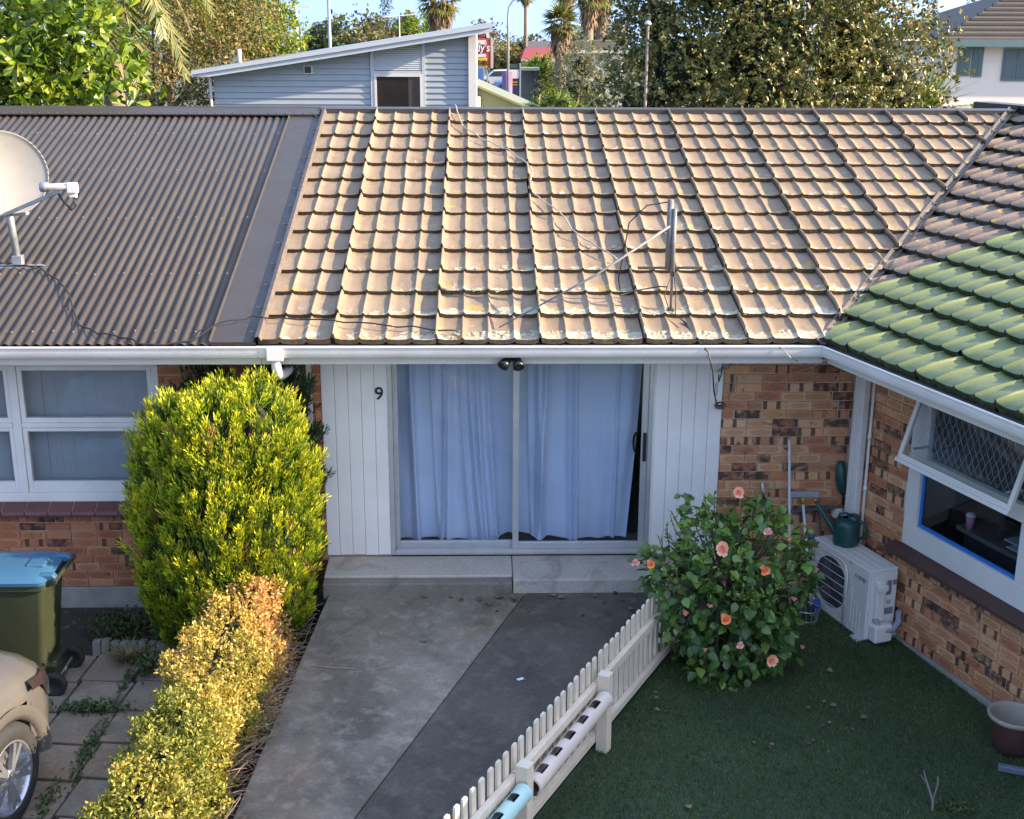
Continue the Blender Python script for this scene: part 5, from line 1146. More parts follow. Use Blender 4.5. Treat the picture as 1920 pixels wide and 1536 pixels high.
# ------------------------------------------------------------------ fallen leaves and litter
FALL=leafmat('fallen_leaf',[(0,(.085,.04,.022)),(.5,(.15,.09,.05)),(1,(.22,.16,.09))],.8,.1)
fm=[leaf_mesh('fallen_leaf',np.zeros((1,3)),np.array([[1.,0,0]]),np.array([[0,0,1.]]),1,.55+.1*k,FALL,'leaf',np.array([k/5])) for k in range(6)]
def fall(x,y,z,s,label,grp):
    o=link('fallen_leaf',fm[random.randrange(6)],None,(x,y,z),(random.uniform(-.3,.3),random.uniform(-.3,.3),random.uniform(0,6.28)),(s,s,s)); tag(o,label,'fallen leaf',grp)
for x,y in [(-.024,-.718),(.143,-.893),(.404,-.915),(.757,-.64),(-.169,-.668),(1.088,-.732),(1.281,-.735),(-.3,-.60),(.25,-.62),(.32,-.72),(.12,-.66),(.62,-.6),(1.0,-.62),(1.35,-.85),(.9,-.95),(.35,-.82),(.05,-.78),(1.2,-.60),(-.55,-.64),(-.524,-1.40)]:
    fall(x,y,dz(y)+.010,random.uniform(.045,.085),'curled brown leaf lying on the concrete below the door step','dry leaves on the driveway')
for k in range(40):
    if k<26: a=random.uniform(0,6.28); q=random.uniform(.5,1.0); x,y=2.15+q*math.cos(a),-2.0+q*.9*math.sin(a)
    else: x,y=random.uniform(.9,3.6),random.uniform(-4.3,-.8)
    if x<.45+(y+3.68)*.532+.08 or x>3.3-.354*y: continue
    fall(x,y,lawnz(x,y)+.026,random.uniform(.03,.065),'small dry leaf lying on the dark artificial grass','dry leaves on the lawn')
o=MB().box(-.028,.028,-.015,.015,0,.004,Matrix.Translation((.305,-1.985,dz(-1.985)+.006))@Matrix.Rotation(.5,4,'Z')).build('wrapper',pm('wrapper_blue',(.35,.68,.78),(.75,.8,.82),60,.4)); tag(o,'tiny pale blue wrapper lying on the dark driveway slab','wrapper')
STRW=pm('straw',(.36,.28,.17),(.28,.21,.12),10,.8)
o=MB().tube([(-1.42,-1.75,dz(-1.75)+.008),(-1.25,-1.80,dz(-1.8)+.010),(-1.05,-1.81,dz(-1.81)+.008)],.004,4).build('dry_stalk',STRW); tag(o,'long dry stalk lying on the driveway beside the hedge','stalk')
o=MB().tube([(-.9,-1.83,dz(-1.83)+.006),(-.82,-1.79,dz(-1.79)+.008),(-.74,-1.77,dz(-1.77)+.006)],.003,4).build('dry_stalk',STRW); tag(o,'short dry twig lying alone on the middle of the driveway','stalk')
# ------------------------------------------------------------------ background vegetation
def LM(name,cs,rough=.45,trans=.25,patch=None): 
    n=len(cs)-1; return leafmat(name,[(i/n,c) for i,c in enumerate(cs)],rough,trans,patch)
L_GLOSS=LM('glossy_leaves',[(.04,.085,.012),(.10,.17,.015),(.18,.26,.02),(.28,.33,.03)],.30,.28)
L_MAG=LM('leathery_leaves',[(.06,.075,.02),(.12,.14,.032),(.22,.215,.055),(.34,.25,.085)],.28,.12)
L_OLIVE=LM('olive_leaves',[(.08,.095,.022),(.16,.155,.04),(.26,.20,.06),(.30,.18,.075)],.5,.25)
L_BRIGHT=LM('bright_leaves',[(.09,.14,.012),(.19,.25,.018),(.30,.33,.03)],.5,.3)
L_PALE=LM('pale_leaves',[(.12,.14,.06),(.19,.19,.09),(.26,.23,.12)],.55,.25)
L_DARK=LM('dark_leaves',[(.025,.045,.018),(.04,.065,.024),(.07,.085,.03)],.5,.2)
L_FAR=LM('far_leaves',[(.075,.085,.028),(.125,.125,.038),(.20,.17,.055)],.6,.25,(.75,.85,.8))
L_FARO=LM('far_russet',[(.12,.09,.045),(.17,.12,.06),(.20,.15,.075)],.6,.2)
L_PALM=LM('palm_leaves',[(.07,.095,.022),(.14,.155,.035),(.26,.22,.06)],.45,.25)
L_PALMD=LM('dead_palm',[(.16,.10,.05),(.24,.15,.08),(.30,.21,.12)],.7,.15)
L_FERN=LM('strappy_leaves',[(.07,.12,.015),(.13,.19,.02),(.24,.26,.05)],.4,.3)
def crown_pts(clumps,n,shell=.7):
    w_=np.array([c[3]**2 for c in clumps]); w_/=w_.sum(); k=rng.choice(len(clumps),n,p=w_); C_=np.array([c[:3] for c in clumps])[k]; r_=np.array([c[3] for c in clumps])[k]
    d=sph(n); q=np.where(rng.random(n)<shell,rng.normal(.95,.09,n),rng.uniform(.3,.95,n))
    f=1+.16*np.sin(d[:,0]*6+d[:,2]*7+k)+.10*np.sin(d[:,1]*11+d[:,2]*13+2*k)
    return C_+d*(r_*q*f)[:,None],d
def tree(name,label,base,clumps,n,L,W,mat,shape='diamond',trunk=.15,group=None,droop=0.,cat='tree',parts=0,spray=1,bark=None,upr=.15,limbs=True,dense=True):
    bx_,by_,bz_=base; o=thing(name,label,cat,base,0,group)
    P,d=crown_pts(clumps,n)
    D=unit(d*.6+np.array([0,0,upr-droop])+.7*rng.normal(size=(n,3))); N=unit(np.array([0,0,1.])*.6+d*.7+.5*rng.normal(size=(n,3)))
    if spray>1:
        m=n; D=np.repeat(D,spray,0); P=np.repeat(P,spray,0); N=np.repeat(N,spray,0)
        D=unit(D+.75*rng.normal(size=D.shape)); P=P+D*L*.15
        rt=np.clip(np.repeat(rng.random(m),spray)+rng.normal(0,.15,m*spray),0,1)
    else: rt=rng.random(n)
    LL=L*rng.uniform(.65,1.25,len(P)); B=np.array(base)
    idx=np.arange(len(P))
    if parts:
        cv=np.array([0,-11.3,5.08]); dist=np.linalg.norm(P-cv,axis=1)+ (P[:,2]<4.0)*3; idx=np.argsort(dist); big=idx[:parts]; idx=idx[parts:]
        lm_=[leaf_mesh('leaf',np.zeros((1,3)),np.array([[1.,0,0]]),np.array([[0,0,1.]]),1.0,W/L,mat,shape,np.array([(k+.5)/6])) for k in range(6)]
        for i in big:
            dd=Vector(D[i]); a=Vector(N[i]).cross(dd).normalized(); n2=dd.cross(a); p=P[i]-B
            l=link('leaf',lm_[min(5,int(rt[i]*6))],o); l.matrix_local=Matrix(((dd.x,a.x,n2.x,p[0]),(dd.y,a.y,n2.y,p[1]),(dd.z,a.z,n2.z,p[2]),(0,0,0,1)))@Matrix.Scale(LL[i],4)
    c=link('crown',leaf_mesh('crown',P[idx]-B,D[idx],N[idx],LL[idx],LL[idx]*W/L,mat,shape,rt[idx]),o); c['kind']='stuff'
    t=MB(); cm=np.mean([c_[:3] for c_ in clumps],0); top=Vector(cm)
    t.tube([base,(bx_+(top.x-bx_)*.2,by_,bz_+(top.z-bz_)*.45),tuple(top)],[trunk,trunk*.8,trunk*.35],8,False)
    if limbs:
        for c_ in clumps:
            s=Vector((bx_+(top.x-bx_)*.2,by_,bz_+(top.z-bz_)*.45)); e=Vector(c_[:3]); t.tube([s,s.lerp(e,.5)+Vector((0,0,.1*c_[3])),e],[trunk*.5,trunk*.3,trunk*.1],6,False)
    t.build('trunk',bark or BARK,o,smooth=True)
    if dense:
        co=MB()
        for c_ in clumps: co.lathe([(c_[3]*.42*math.sin(a_),-c_[3]*.42*math.cos(a_)) for a_ in np.linspace(.02,3.12,8)],c_[:3],10)
        co.build('dark_core',CORE,o,smooth=True)
    return o
GZ=-.4
# near left: large glossy leaves
tree('glossy_tree','tree with large glossy bright green leaves rising behind the corrugated roof','x' and (-6.0,7.4,GZ),[(-6.3,7.2,4.6,1.05),(-5.5,7.0,4.9,.85),(-5.9,7.2,5.5,.9),(-6.9,7.3,3.9,.9),(-5.3,7.1,4.1,.7),(-6.2,7.3,3.5,1.0),(-7.3,7.5,5.0,.8)],1400,.18,.09,L_GLOSS,'obovate',.09,parts=280,spray=4,upr=.3,dense=False)
# big leathery tree on the right
tree('leathery_tree','large dark tree with leathery leaves and russet tips behind the tan roof',(5.2,12.2,GZ),[(5.0,12.0,4.6,1.9),(3.6,12.0,4.3,1.3),(6.6,12.2,4.6,1.5),(4.2,12.0,5.9,1.5),(6.0,12.0,6.2,1.6),(2.9,12.1,3.6,.95),(7.4,12.4,3.9,1.1),(5.2,11.6,3.6,1.6),(3.1,12.2,5.1,.8),(4.9,12,7.2,1.3)],16500,.085,.042,L_MAG,'leaf',.2,parts=280,spray=5,upr=.25)
FL_O=pm('russet_bloom',(.45,.14,.05),(.30,.10,.04),20,.8)
# shrubs right of the big tree
tree('shrub','low yellow green shrub at the right end of the ridge',(8.8,11.5,GZ),[(8.0,11.4,2.75,.75),(8.8,11.4,2.8,.7),(9.5,11.5,2.6,.7),(7.4,11.4,2.6,.6)],2200,.09,.045,L_OLIVE,'diamond',.08,spray=3,cat='shrub')
tree('shrub','upright leafy shoots in front of the white house',(10.2,13.0,GZ),[(10.0,13,2.9,.5),(10.9,13.1,2.8,.5),(9.3,13,3.0,.4)],420,.15,.10,L_BRIGHT,'obovate',.05,spray=3,cat='shrub',upr=.9)
tree('shrub','pale feathery shrub right of the small houses',(2.3,22,GZ),[(2.4,22,3.3,.9),(3.0,22,2.8,.9),(2.6,22.2,4.0,.6),(1.9,22,2.7,.7)],2600,.12,.03,L_PALE,'diamond',.08,spray=3,cat='shrub')
tree('shrub','bright green spiky leaved shrub above the ridge beside the green shed',(1.6,18,GZ),[(1.55,18,2.75,.62),(2.1,18,2.6,.55),(1.2,18,2.5,.5),(1.75,18,3.1,.4)],520,.24,.045,L_FERN,'blade',.06,spray=6,cat='shrub',upr=.6)
tree('shrub','small orange leaved shrub at the end of the green shed',(1.15,17,GZ),[(1.05,17,2.42,.28),(1.3,17,2.35,.25)],300,.07,.045,LM('orange_leaves',[(.20,.07,.02),(.34,.13,.03)],.6,.2),'diamond',.03,spray=3,cat='shrub')
tree('olive_tree','dry golden olive tree behind the left end of the grey house',(-10.5,30,GZ),[(-10.4,30,4.8,1.6),(-8.8,30.4,5.3,1.5),(-11.5,29,3.0,1.7),(-9.6,28.5,2.7,1.3),(-7.4,31,5.0,1.2),(-10,30,6.0,1.0),(-8.4,29.8,3.4,1.0)],6500,.12,.055,L_OLIVE,'diamond',.14,spray=4,dense=False)
tree('bright_tree','bright lime green tree above the grey house roof',(-8.0,36,GZ),[(-8.2,36,5.2,1.5),(-7.3,36.4,4.4,1.1),(-9.2,36,5.8,1.2),(-7.9,36,6.3,1.0),(-9.9,35.6,5.0,1.1)],3800,.16,.08,L_BRIGHT,'diamond',.2,spray=4,dense=False)
tree('dark_tree','dark tree between the olive tree and lime green tree at the top',(-12.5,42,GZ),[(-12.6,42,6.2,1.5),(-11.2,42,6.0,1.2),(-14,42,6.0,1.5),(-12,42,4.8,1.8)],1600,.18,.09,L_DARK,'diamond',.2,spray=4)
# palms
def feather_palm(name,label,base,top,n,L_,seed,mat=L_PALM,skirt=40,tr=.18,drop=.9,group=None,leafl=.42,lw=.03):
    r=np.random.default_rng(seed); o=thing(name,label,'palm',base,0,group); T_=Vector(top)
    MB().tube([base,(base[0]*.5+top[0]*.5,base[1]*.5+top[1]*.5,(base[2]+top[2])/2),top],[tr*1.15,tr,tr*.9],12).build('trunk',pm('palm_trunk',(.24,.18,.13),(.14,.10,.075),10,.9,.6,25,.02),o,smooth=True)
    P=[];D=[];N=[];LL=[];rc=MB()
    for k in range(n):
        a=2*math.pi*k*.381966; el=1.25-1.75*(k/n); 
        u=np.array([math.cos(a)*math.cos(el),math.sin(a)*math.cos(el),math.sin(el)]); p=np.array(top,float); pts=[p.copy()]; dirv=u.copy(); ln=L_*r.uniform(.8,1.1)
        for s in range(14):
            dirv=unit(dirv+np.array([0,0,-drop*.11])); p=p+dirv*ln/14; pts.append(p.copy())
            if s>1:
                side=unit(np.cross(dirv,np.array([0,0,1.]))); 
                for q in range(3):
                    pp=pts[-2]+(pts[-1]-pts[-2])*(q/3)
                    for sg in (-1,1):
                        P.append(pp); D.append(side*sg*.8+dirv*.75+np.array([0,0,-.30])+.12*r.normal(size=3)); N.append(np.cross(dirv,side)); LL.append(leafl*math.sin(math.pi*min(1,(s+1.2)/15))**.6*r.uniform(.8,1.1))
        rc.tube([tuple(x) for x in pts[::2]],[.022*(1-i/8)+.004 for i in range(len(pts[::2]))],5,False)
    P=np.array(P);D=np.array(D);N=np.array(N);B=np.array(base)
    c=link('fronds',leaf_mesh('fronds',P-B,D,N,np.array(LL),lw,mat,'blade'),o); c['kind']='stuff'
    rc.build('frond_ribs',pm('frond_rib',(.16,.15,.05),(.12,.10,.04),8,.6),o)
    return o
feather_palm('feather_palm','feather palm with drooping fronds between glossy tree and olive tree',(-6.2,11.0,GZ),(-6.15,11,6.15),34,2.5,3,L_PALM,leafl=.50,lw=.035,drop=1.5)
feather_palm('feather_palm','feather palm with yellowing fronds at the far left edge',(-8.6,10.5,GZ),(-8.3,10.5,5.7),26,2.2,5,L_PALMD,leafl=.45,lw=.03,drop=1.2)
def fan_palm(label,base,top,cr,nf,seed,skirt=1.2,tr=.25,group=None,thin=False):
    r=np.random.default_rng(seed); o=thing('fan_palm',label,'palm',base,0,group)
    MB().tube([base,((base[0]+top[0])/2,(base[1]+top[1])/2,(base[2]+top[2])/2),top],[tr*1.1,tr,tr*.95],10).build('trunk',pm('fan_palm_trunk',(.26,.19,.14),(.15,.11,.08),6,.9,.6,15,.03),o,smooth=True)
    P=[];D=[];N=[];LL=[];T_=np.array(top,float)
    for k in range(nf):
        a=2*math.pi*k*.381966; el=1.35-1.9*(k/nf)+r.normal(0,.1); u=np.array([math.cos(a)*math.cos(el),math.sin(a)*math.cos(el),math.sin(el)])
        c=T_+u*cr*.45; side=unit(np.cross(u,np.array([0,0,1.])+.01)); nn=np.cross(side,u)
        for q in np.linspace(-1.25,1.25,11):
            P.append(c); D.append(u*math.cos(q)+side*math.sin(q)+np.array([0,0,-.25*abs(q)-.12])); N.append(nn+.2*r.normal(size=3)); LL.append(cr*.62*r.uniform(.8,1.1))
    c=link('fronds',leaf_mesh('fronds',np.array(P)-np.array(base),np.array(D),np.array(N),np.array(LL),cr*.085,L_PALM,'blade'),o); c['kind']='stuff'
    if skirt:
        n=int(260*skirt); a=r.uniform(0,6.283,n); z=r.uniform(-skirt*1.0,.1,n); q=tr+ r.uniform(0,.45,n)*cr*.5*(1+z/(skirt*1.3))
        P=np.stack([T_[0]+q*np.cos(a),T_[1]+q*np.sin(a),T_[2]+z],1); D=np.stack([np.cos(a)*.28,np.sin(a)*.28,-np.ones(n)],1)+.15*r.normal(size=(n,3))
        c=link('dead_fronds',leaf_mesh('dead_fronds',P-np.array(base),D,np.stack([np.cos(a),np.sin(a),np.zeros(n)],1)+.3*r.normal(size=(n,3)),r.uniform(.5,1.0,n)*cr*.55,cr*.09,L_PALMD,'blade'),o); c['kind']='stuff'
    return o
fan_palm('fan palm with shaggy skirt rising behind the grey house roof',(-2.4,67,GZ),(-2.4,67,6.1),1.55,34,1,2.0,.42)
fan_palm('short fan palm in front of the red roofed house',(5.0,72,GZ),(5.0,72,4.9),1.5,34,2,1.5,.36)
fan_palm('tall bare trunked palm, left one of the pair above the striped roof',(7.2,78,GZ),(7.2,78,6.6),1.5,28,3,1.6,.34)
fan_palm('tall bare trunked palm, right one of the pair above the striped roof',(8.2,80,GZ),(8.2,80,6.7),1.5,28,4,1.6,.34)
fan_palm('slim palm just behind the short fan palm',(6.2,86,GZ),(6.2,86,6.9),1.3,26,8,1.6,.26)
fan_palm('thin distant palm beside the street lamp',(4.4,120,GZ),(4.4,120,7.3),1.25,26,5,.5,.20)
fan_palm('shaggy palm above the big leathery tree, left one of two',(11.8,33,GZ),(11.8,33,6.4),1.2,24,6,1.4,.22)
fan_palm('shaggy palm above the big leathery tree, right one of two',(12.9,34,GZ),(12.9,34,6.5),1.2,24,7,1.5,.24)
# spiky cabbage tree by the white house
o=thing('cabbage_tree','spiky cabbage tree with sword leaves between dark tree and white house','tree',(8.6,13.2,GZ)); T_=np.array([8.35,13.2,3.45])
MB().tube([(8.6,13.2,GZ),(8.45,13.2,1.5),tuple(T_)],[.14,.11,.09],8).build('trunk',BARK,o,smooth=True)
n=150; d=sph(n); d[:,2]=d[:,2]*.75+.35; d=unit(d); P=[];D=[];LL=[]
P=T_+d*.08; 
link('fronds',leaf_mesh('fronds',P-np.array([8.6,13.2,GZ]),d+np.array([0,0,-.05]),np.array([0,0,1.])+.4*sph(n),rng.uniform(.75,1.3,n),.055,L_FERN,'blade'),o)
# ------------------------------------------------------------------ far hill and woodland
HILL=pm('hill_ground',(.09,.085,.04),(.07,.075,.035),.05,.95)
hv=[];nx=40
for i in range(nx+1):
    x=-260+i*16; h=-2.2+.8*math.sin(i*.5)+.6*math.sin(i*1.3)
    hv+= [(x,120,-2.5),(x,240,h-.5),(x,330,h+1.0),(x,480,h-4)]
hf=[(4*i+j,4*i+4+j,4*i+5+j,4*i+1+j) for i in range(nx) for j in range(3)]
o=MB().add(hv,hf).build('hill',HILL,smooth=True); o['kind']='structure'
def at(x,y,D_):
    v=_f*2400+_r2*(x-960)-_u2*(y-768); return Vector((0,-11.3,5.08))+v/2400*D_
def far_tree(label,px,py,D_,wpx,hpx,mat,n=260,group=None,conic=False,name='far_tree',spray=4,Ls=.10):
    c=at(px,py,D_); s=D_/2400; rx=wpx*s/2; h=hpx*s
    if conic: cl=[(c.x,c.y,c.z-h*t_,max(.12*h,rx*(.25+.75*t_))) for t_ in (.1,.3,.5,.7,.9)]
    else: cl=[(c.x+rx*.35*math.cos(k*2.2),c.y+rx*.3*math.sin(k*2.2),c.z-h*(.3+.11*k),rx*(.62-.02*k)) for k in range(5)]
    L_=max(.16,min(.55,rx*.18)); n=int(n*2.4)
    tree(name,label,(c.x,c.y,GZ if D_<200 else 1.0),cl,n,L_,L_*.55,mat,'diamond',max(.15,rx*.08),group,spray=spray,limbs=False,dense=False)
far_tree('broad olive coloured tree behind the left pole above the grey roof',640,45,150,170,110,L_FAR,500)
far_tree('rounded far tree left of the distant spire conifer',690,28,210,70,80,L_FAR,320)
far_tree('pale russet far tree just above the middle of the grey roof',700,60,170,80,60,L_FARO,300)
far_tree('green far tree with bright right side above the grey roof',770,35,180,90,70,L_BRIGHT,320)
far_tree('domed far tree right of the distant spire conifer',755,22,230,60,70,L_FAR,320)
far_tree('dark flat topped far pine left of the shaggy palm',810,30,260,42,32,L_DARK,220)
far_tree('tall thin spire conifer on the far skyline',722,-12,260,34,95,L_DARK,260,conic=True,name='spire_conifer')
far_tree('small cypress on the skyline between the two bare palms',1093,30,260,14,26,L_DARK,120,conic=True,name='spire_conifer')
far_tree('bushy tree right of the drive through sign',945,72,110,70,110,L_OLIVE,420)
far_tree('rounded brown green tree behind the street lamp',985,62,130,80,110,L_FAR,420)
far_tree('dark shrub in front of the red roofed building',1010,118,90,90,50,L_BRIGHT,380)
far_tree('tree mass between the palms above the striped roof',1120,55,120,120,90,L_FAR,480)
far_tree('tree behind the short fan palm',1075,70,140,80,80,L_FAR,320)
far_tree('small spreading tree at the far left above the sign',905,48,200,60,30,L_FARO,200)
far_tree('clipped dark hedge tree left of the white house roof',1780,45,60,90,50,L_BRIGHT,420)
far_tree('norfolk pine left of the white house roof on the skyline',1750,0,120,40,60,L_DARK,240,conic=True,name='norfolk_pine')
far_tree('norfolk pine directly above the white house roof on the skyline',1825,-10,120,40,60,L_DARK,240,conic=True,name='norfolk_pine')
far_tree('dark fluffy tree behind the lime tree at top left',600,40,110,80,90,L_DARK,380)
# the rest of the hillside wood reads as one mass
cl=[]
for k in range(210):
    x=random.uniform(-70,120); D_=random.uniform(170,330); Y=D_-11; x=x*D_/300
    cl.append((x,Y,random.uniform(-3.6,-1.6)+ (D_-170)/160*1.0,random.uniform(1.8,3.2)*D_/260))
P,d=crown_pts(cl,9000,.85); P=np.repeat(P,3,0); D=unit(np.repeat(d,3,0)*.6+.8*rng.normal(size=(27000,3)))
o=link('distant_woodland',leaf_mesh('distant_woodland',P,D,sph(27000),rng.uniform(.5,1.0,27000),rng.uniform(.3,.5,27000),L_FAR,'diamond',np.clip(np.repeat(rng.random(9000),3)+rng.normal(0,.15,27000),0,1))); tag(o,'distant wooded hillside along the skyline','woodland',kind='stuff')
# ------------------------------------------------------------------ grey house
GW=pm('grey_weatherboard',(.33,.36,.385),(.30,.33,.355),2,.5,.06,40); GT=pm('grey_trim',(.50,.52,.53),(.45,.47,.48),3,.45); GRF=pm('grey_roof_steel',(.33,.345,.36),(.29,.305,.32),2,.35,metal=.2)
PLW=pm('white_plaster',(.66,.63,.58),(.58,.55,.50),3,.7,.2,20)
Y0=25.9; gh=thing('weatherboard_house','grey weatherboard house with sloping skillion roof behind the ridge','house',(-3.9,Y0,GZ))
def rz_(x): return 3.70+(x+7.95)*(4.98-3.70)/8.25-.0       # underside of roof
MB().add([(-7.5,Y0+.05,GZ),(-.35,Y0+.05,GZ),(-.35,Y0+.05,rz_(-.35)),(-7.5,Y0+.05,rz_(-7.5)),(-7.5,Y0+9,GZ),(-.35,Y0+9,GZ),(-.35,Y0+9,rz_(-.35)),(-7.5,Y0+9,rz_(-7.5))],[(0,1,2,3),(4,5,6,7),(0,3,7,4),(1,2,6,5)]).build('wall',GW,gh)
z=1.0; k=0
while z<4.9:      # lapped boards, cut to the roof slope
    for x0,x1 in ((-7.5,-3.11),(-1.57,-.36)):
        xa=x0
        if z+.16>rz_(x0): xa=x0+ (z+.16-rz_(x0))/((4.98-3.70)/8.25)
        if xa<x1-.1: 
            MB().add([(xa,Y0+.045,z),(x1,Y0+.045,z),(x1,Y0-.022,z+.004),(xa,Y0-.022,z+.004),(xa,Y0+.045,z+.165),(x1,Y0+.045,z+.165),(x1,Y0+.012,z+.163),(xa,Y0+.012,z+.163)],[(0,1,2,3),(3,2,6,7),(7,6,5,4),(1,5,6,2),(0,3,7,4)]).build('weatherboard',GW,gh)
    z+=.163
rf=MB().prism([(-7.98,3.715),(.30,5.0),(.30,4.78),(.0,4.72),(-7.5,3.56),(-7.98,3.56)],Y0-.55,Y0-.50,'y').build('roof',GT,gh)
MB().add([(-7.98,Y0-.55,3.73),(.30,Y0-.55,5.015),(.30,Y0+9.5,5.015),(-7.98,Y0+9.5,3.73),(-7.98,Y0-.55,3.67),(.30,Y0-.55,4.955),(.30,Y0+9.5,4.955),(-7.98,Y0+9.5,3.67)],[(0,1,2,3),(4,5,6,7),(0,1,5,4),(1,2,6,5),(0,3,7,4)]).build('roof_sheet',GRF,rf)
MB().prism([(-7.98,3.72),(.30,5.005),(.30,4.90),(-7.98,3.615)],Y0-.60,Y0-.552,'y').build('barge_board',GT,rf)
MB().add([(-7.9,Y0-.5,3.60),(.25,Y0-.5,4.86),(.25,Y0+.02,4.86),(-7.9,Y0+.02,3.60)],[(0,1,2,3)]).build('soffit',GT,rf)
# window with louvred panel above
gwf=MB().box(-3.10,-3.0,Y0-.05,Y0+.02,1.0,4.35).box(-1.66,-1.57,Y0-.05,Y0+.02,1.0,4.58).box(-3.0,-1.66,Y0-.045,Y0+.02,3.63,3.72).build('window',GT,gh)
MB().box(-3.0,-2.94,Y0-.06,Y0,1.0,3.63).box(-1.72,-1.66,Y0-.06,Y0,1.0,3.63).box(-2.94,-1.72,Y0-.06,Y0,3.56,3.63).build('window_frame',PLW,gwf)
MB().box(-2.94,-1.72,Y0-.02,Y0-.012,1.0,3.56).build('pane',pm('dark_pane',(.018,.016,.015),(.03,.024,.02),2,.06),gwf)
MB().box(-2.05,-1.72,Y0-.024,Y0-.021,1.0,3.56).build('blind',pm('pane_blind',(.07,.05,.045),(.06,.045,.04),2,.3),gwf)
z=3.735
while z<4.40: MB().prism([(Y0+.01,z),(Y0-.045,z+.005),(Y0-.03,z+.05),(Y0+.01,z+.052)],-2.995,-1.665,'x').build('louvre_slat',GT,gwf); z+=.056
MB().box(-4.97,-4.72,Y0-.06,Y0,3.62,3.86).build('wall_vent',PLW,gh,bevel=.01); MB().box(-4.935,-4.755,Y0-.068,Y0-.06,3.65,3.83).build('vent_grille',pm('vent_dark',(.06,.05,.05),(.05,.04,.04),5,.6),gh)
MB().box(-.36,-.13,Y0-.12,Y0+9,GZ,4.75).build('end_wall',PLW,gh,bevel=.01)
MB().tube([(-7.58,Y0-.12,GZ),(-7.58,Y0-.12,3.5),(-7.75,Y0-.4,3.6)],.05,8).build('downpipe',GT,gh,smooth=True)
MB().tube([(-7.1,Y0+2,3.6),(-7.1,Y0+2,4.25)],.06,10).build('vent_pipe',PLW,gh,smooth=True)
o=thing('tv_antenna','thin white television antenna above the middle of the grey roof','antenna',(-2.45,Y0+3,4.4))
MB().tube([(-2.45,Y0+3,4.4),(-2.45,Y0+3,5.22)],.02,6).tube([(-2.95,Y0+3,5.16),(-2.0,Y0+3,5.24)],.015,5).build('mast',PLW,o); 
m=MB()
for k in range(7): m.tube([(-2.9+k*.14,Y0+2.8,5.165+k*.012),(-2.9+k*.14,Y0+3.2,5.165+k*.012)],.008,4)
m.build('elements',PLW,o)
for label,x,y0_,y1_,D_,r_ in (('thin white pole with cross arm rising behind the grey roof at left',555,10,110,48,.05),('tall plain grey pole behind the grey roof',615,-20,110,55,.07)):
    a=at(x,y0_,D_); o=thing('utility_pole',label,'pole',(a.x,a.y,GZ)); MB().tube([(a.x,a.y,GZ),(a.x,a.y,a.z)],r_,8).build('pole',PLW if x<600 else GALV,o,smooth=True)
    if x<600: MB().box(a.x-.3,a.x+.55,a.y-.04,a.y+.04,a.z-.1,a.z-.02).build('cross_arm',PLW,o)
a=at(953,22,60); o=thing('street_lamp','tall curved street lamp beside the drive through sign','street lamp',(a.x,a.y,GZ))
MB().tube([(a.x,a.y,GZ),(a.x,a.y,a.z-.2),(a.x+.03,a.y,a.z+.2),(a.x+.22,a.y,a.z+.5),(a.x+.6,a.y,a.z+.66)],[.07,.06,.05,.045,.035],8).build('pole',GALV,o,smooth=True); MB().box(a.x+.5,a.x+.95,a.y-.08,a.y+.08,a.z+.62,a.z+.70).build('lamp_head',GALV,o,bevel=.02)
a=at(1215,45,21); o=thing('lamp_pole','slim brown pole with small white cap in front of the dark tree','pole',(a.x,a.y,GZ))
MB().tube([(a.x,a.y,GZ),(a.x,a.y,a.z)],.024,8).build('pole',pm('brown_pole',(.22,.17,.12),(.18,.14,.10),5,.5),o,smooth=True); MB().lathe([(0,.06),(.03,.05),(.06,.01),(.06,-.01),(0,-.02)],(a.x,a.y,a.z),12).build('cap',PLW,o,smooth=True)
# green clad shed behind the grey house
GRN=pm('green_cladding',(.20,.235,.12),(.18,.215,.11),2,.5); GRNR=pm('green_roof',(.17,.18,.09),(.155,.165,.083),2,.4)
gs=thing('green_shed','pale green vertical clad shed with sloping roof behind the ridge','shed',(.9,31,GZ))
def sz(x): return 3.14-(x+.25)*.42
MB().add([(-.25,31.0,GZ),(2.1,31.0,GZ),(2.1,31.0,sz(2.1)),(-.25,31.0,sz(-.25)),(-.25,32.3,GZ),(2.1,32.3,GZ),(2.1,32.3,sz(2.1)),(-.25,32.3,sz(-.25))],[(0,1,2,3),(1,5,6,2),(0,3,7,4)]).build('wall',GRN,gs)
x=-.22
while x<2.05: MB().box(x,x+.035,30.965,31.0,1.0,sz(x+.04)).build('cladding_rib',GRN,gs); x+=.082
MB().add([(-.35,30.8,sz(-.35)+.02),(2.25,30.8,sz(2.25)+.02),(2.25,32.4,sz(2.25)+.16),(-.35,32.4,sz(-.35)+.16),(-.35,30.8,sz(-.35)-.05),(2.25,30.8,sz(2.25)-.05)],[(0,1,2,3),(0,4,5,1)]).build('roof',GRNR,gs)
MB().box(-.30,-.02,30.85,30.95,2.2,2.75).box(-.22,-.08,30.84,30.86,2.25,2.68).build('window',PLW,gs)
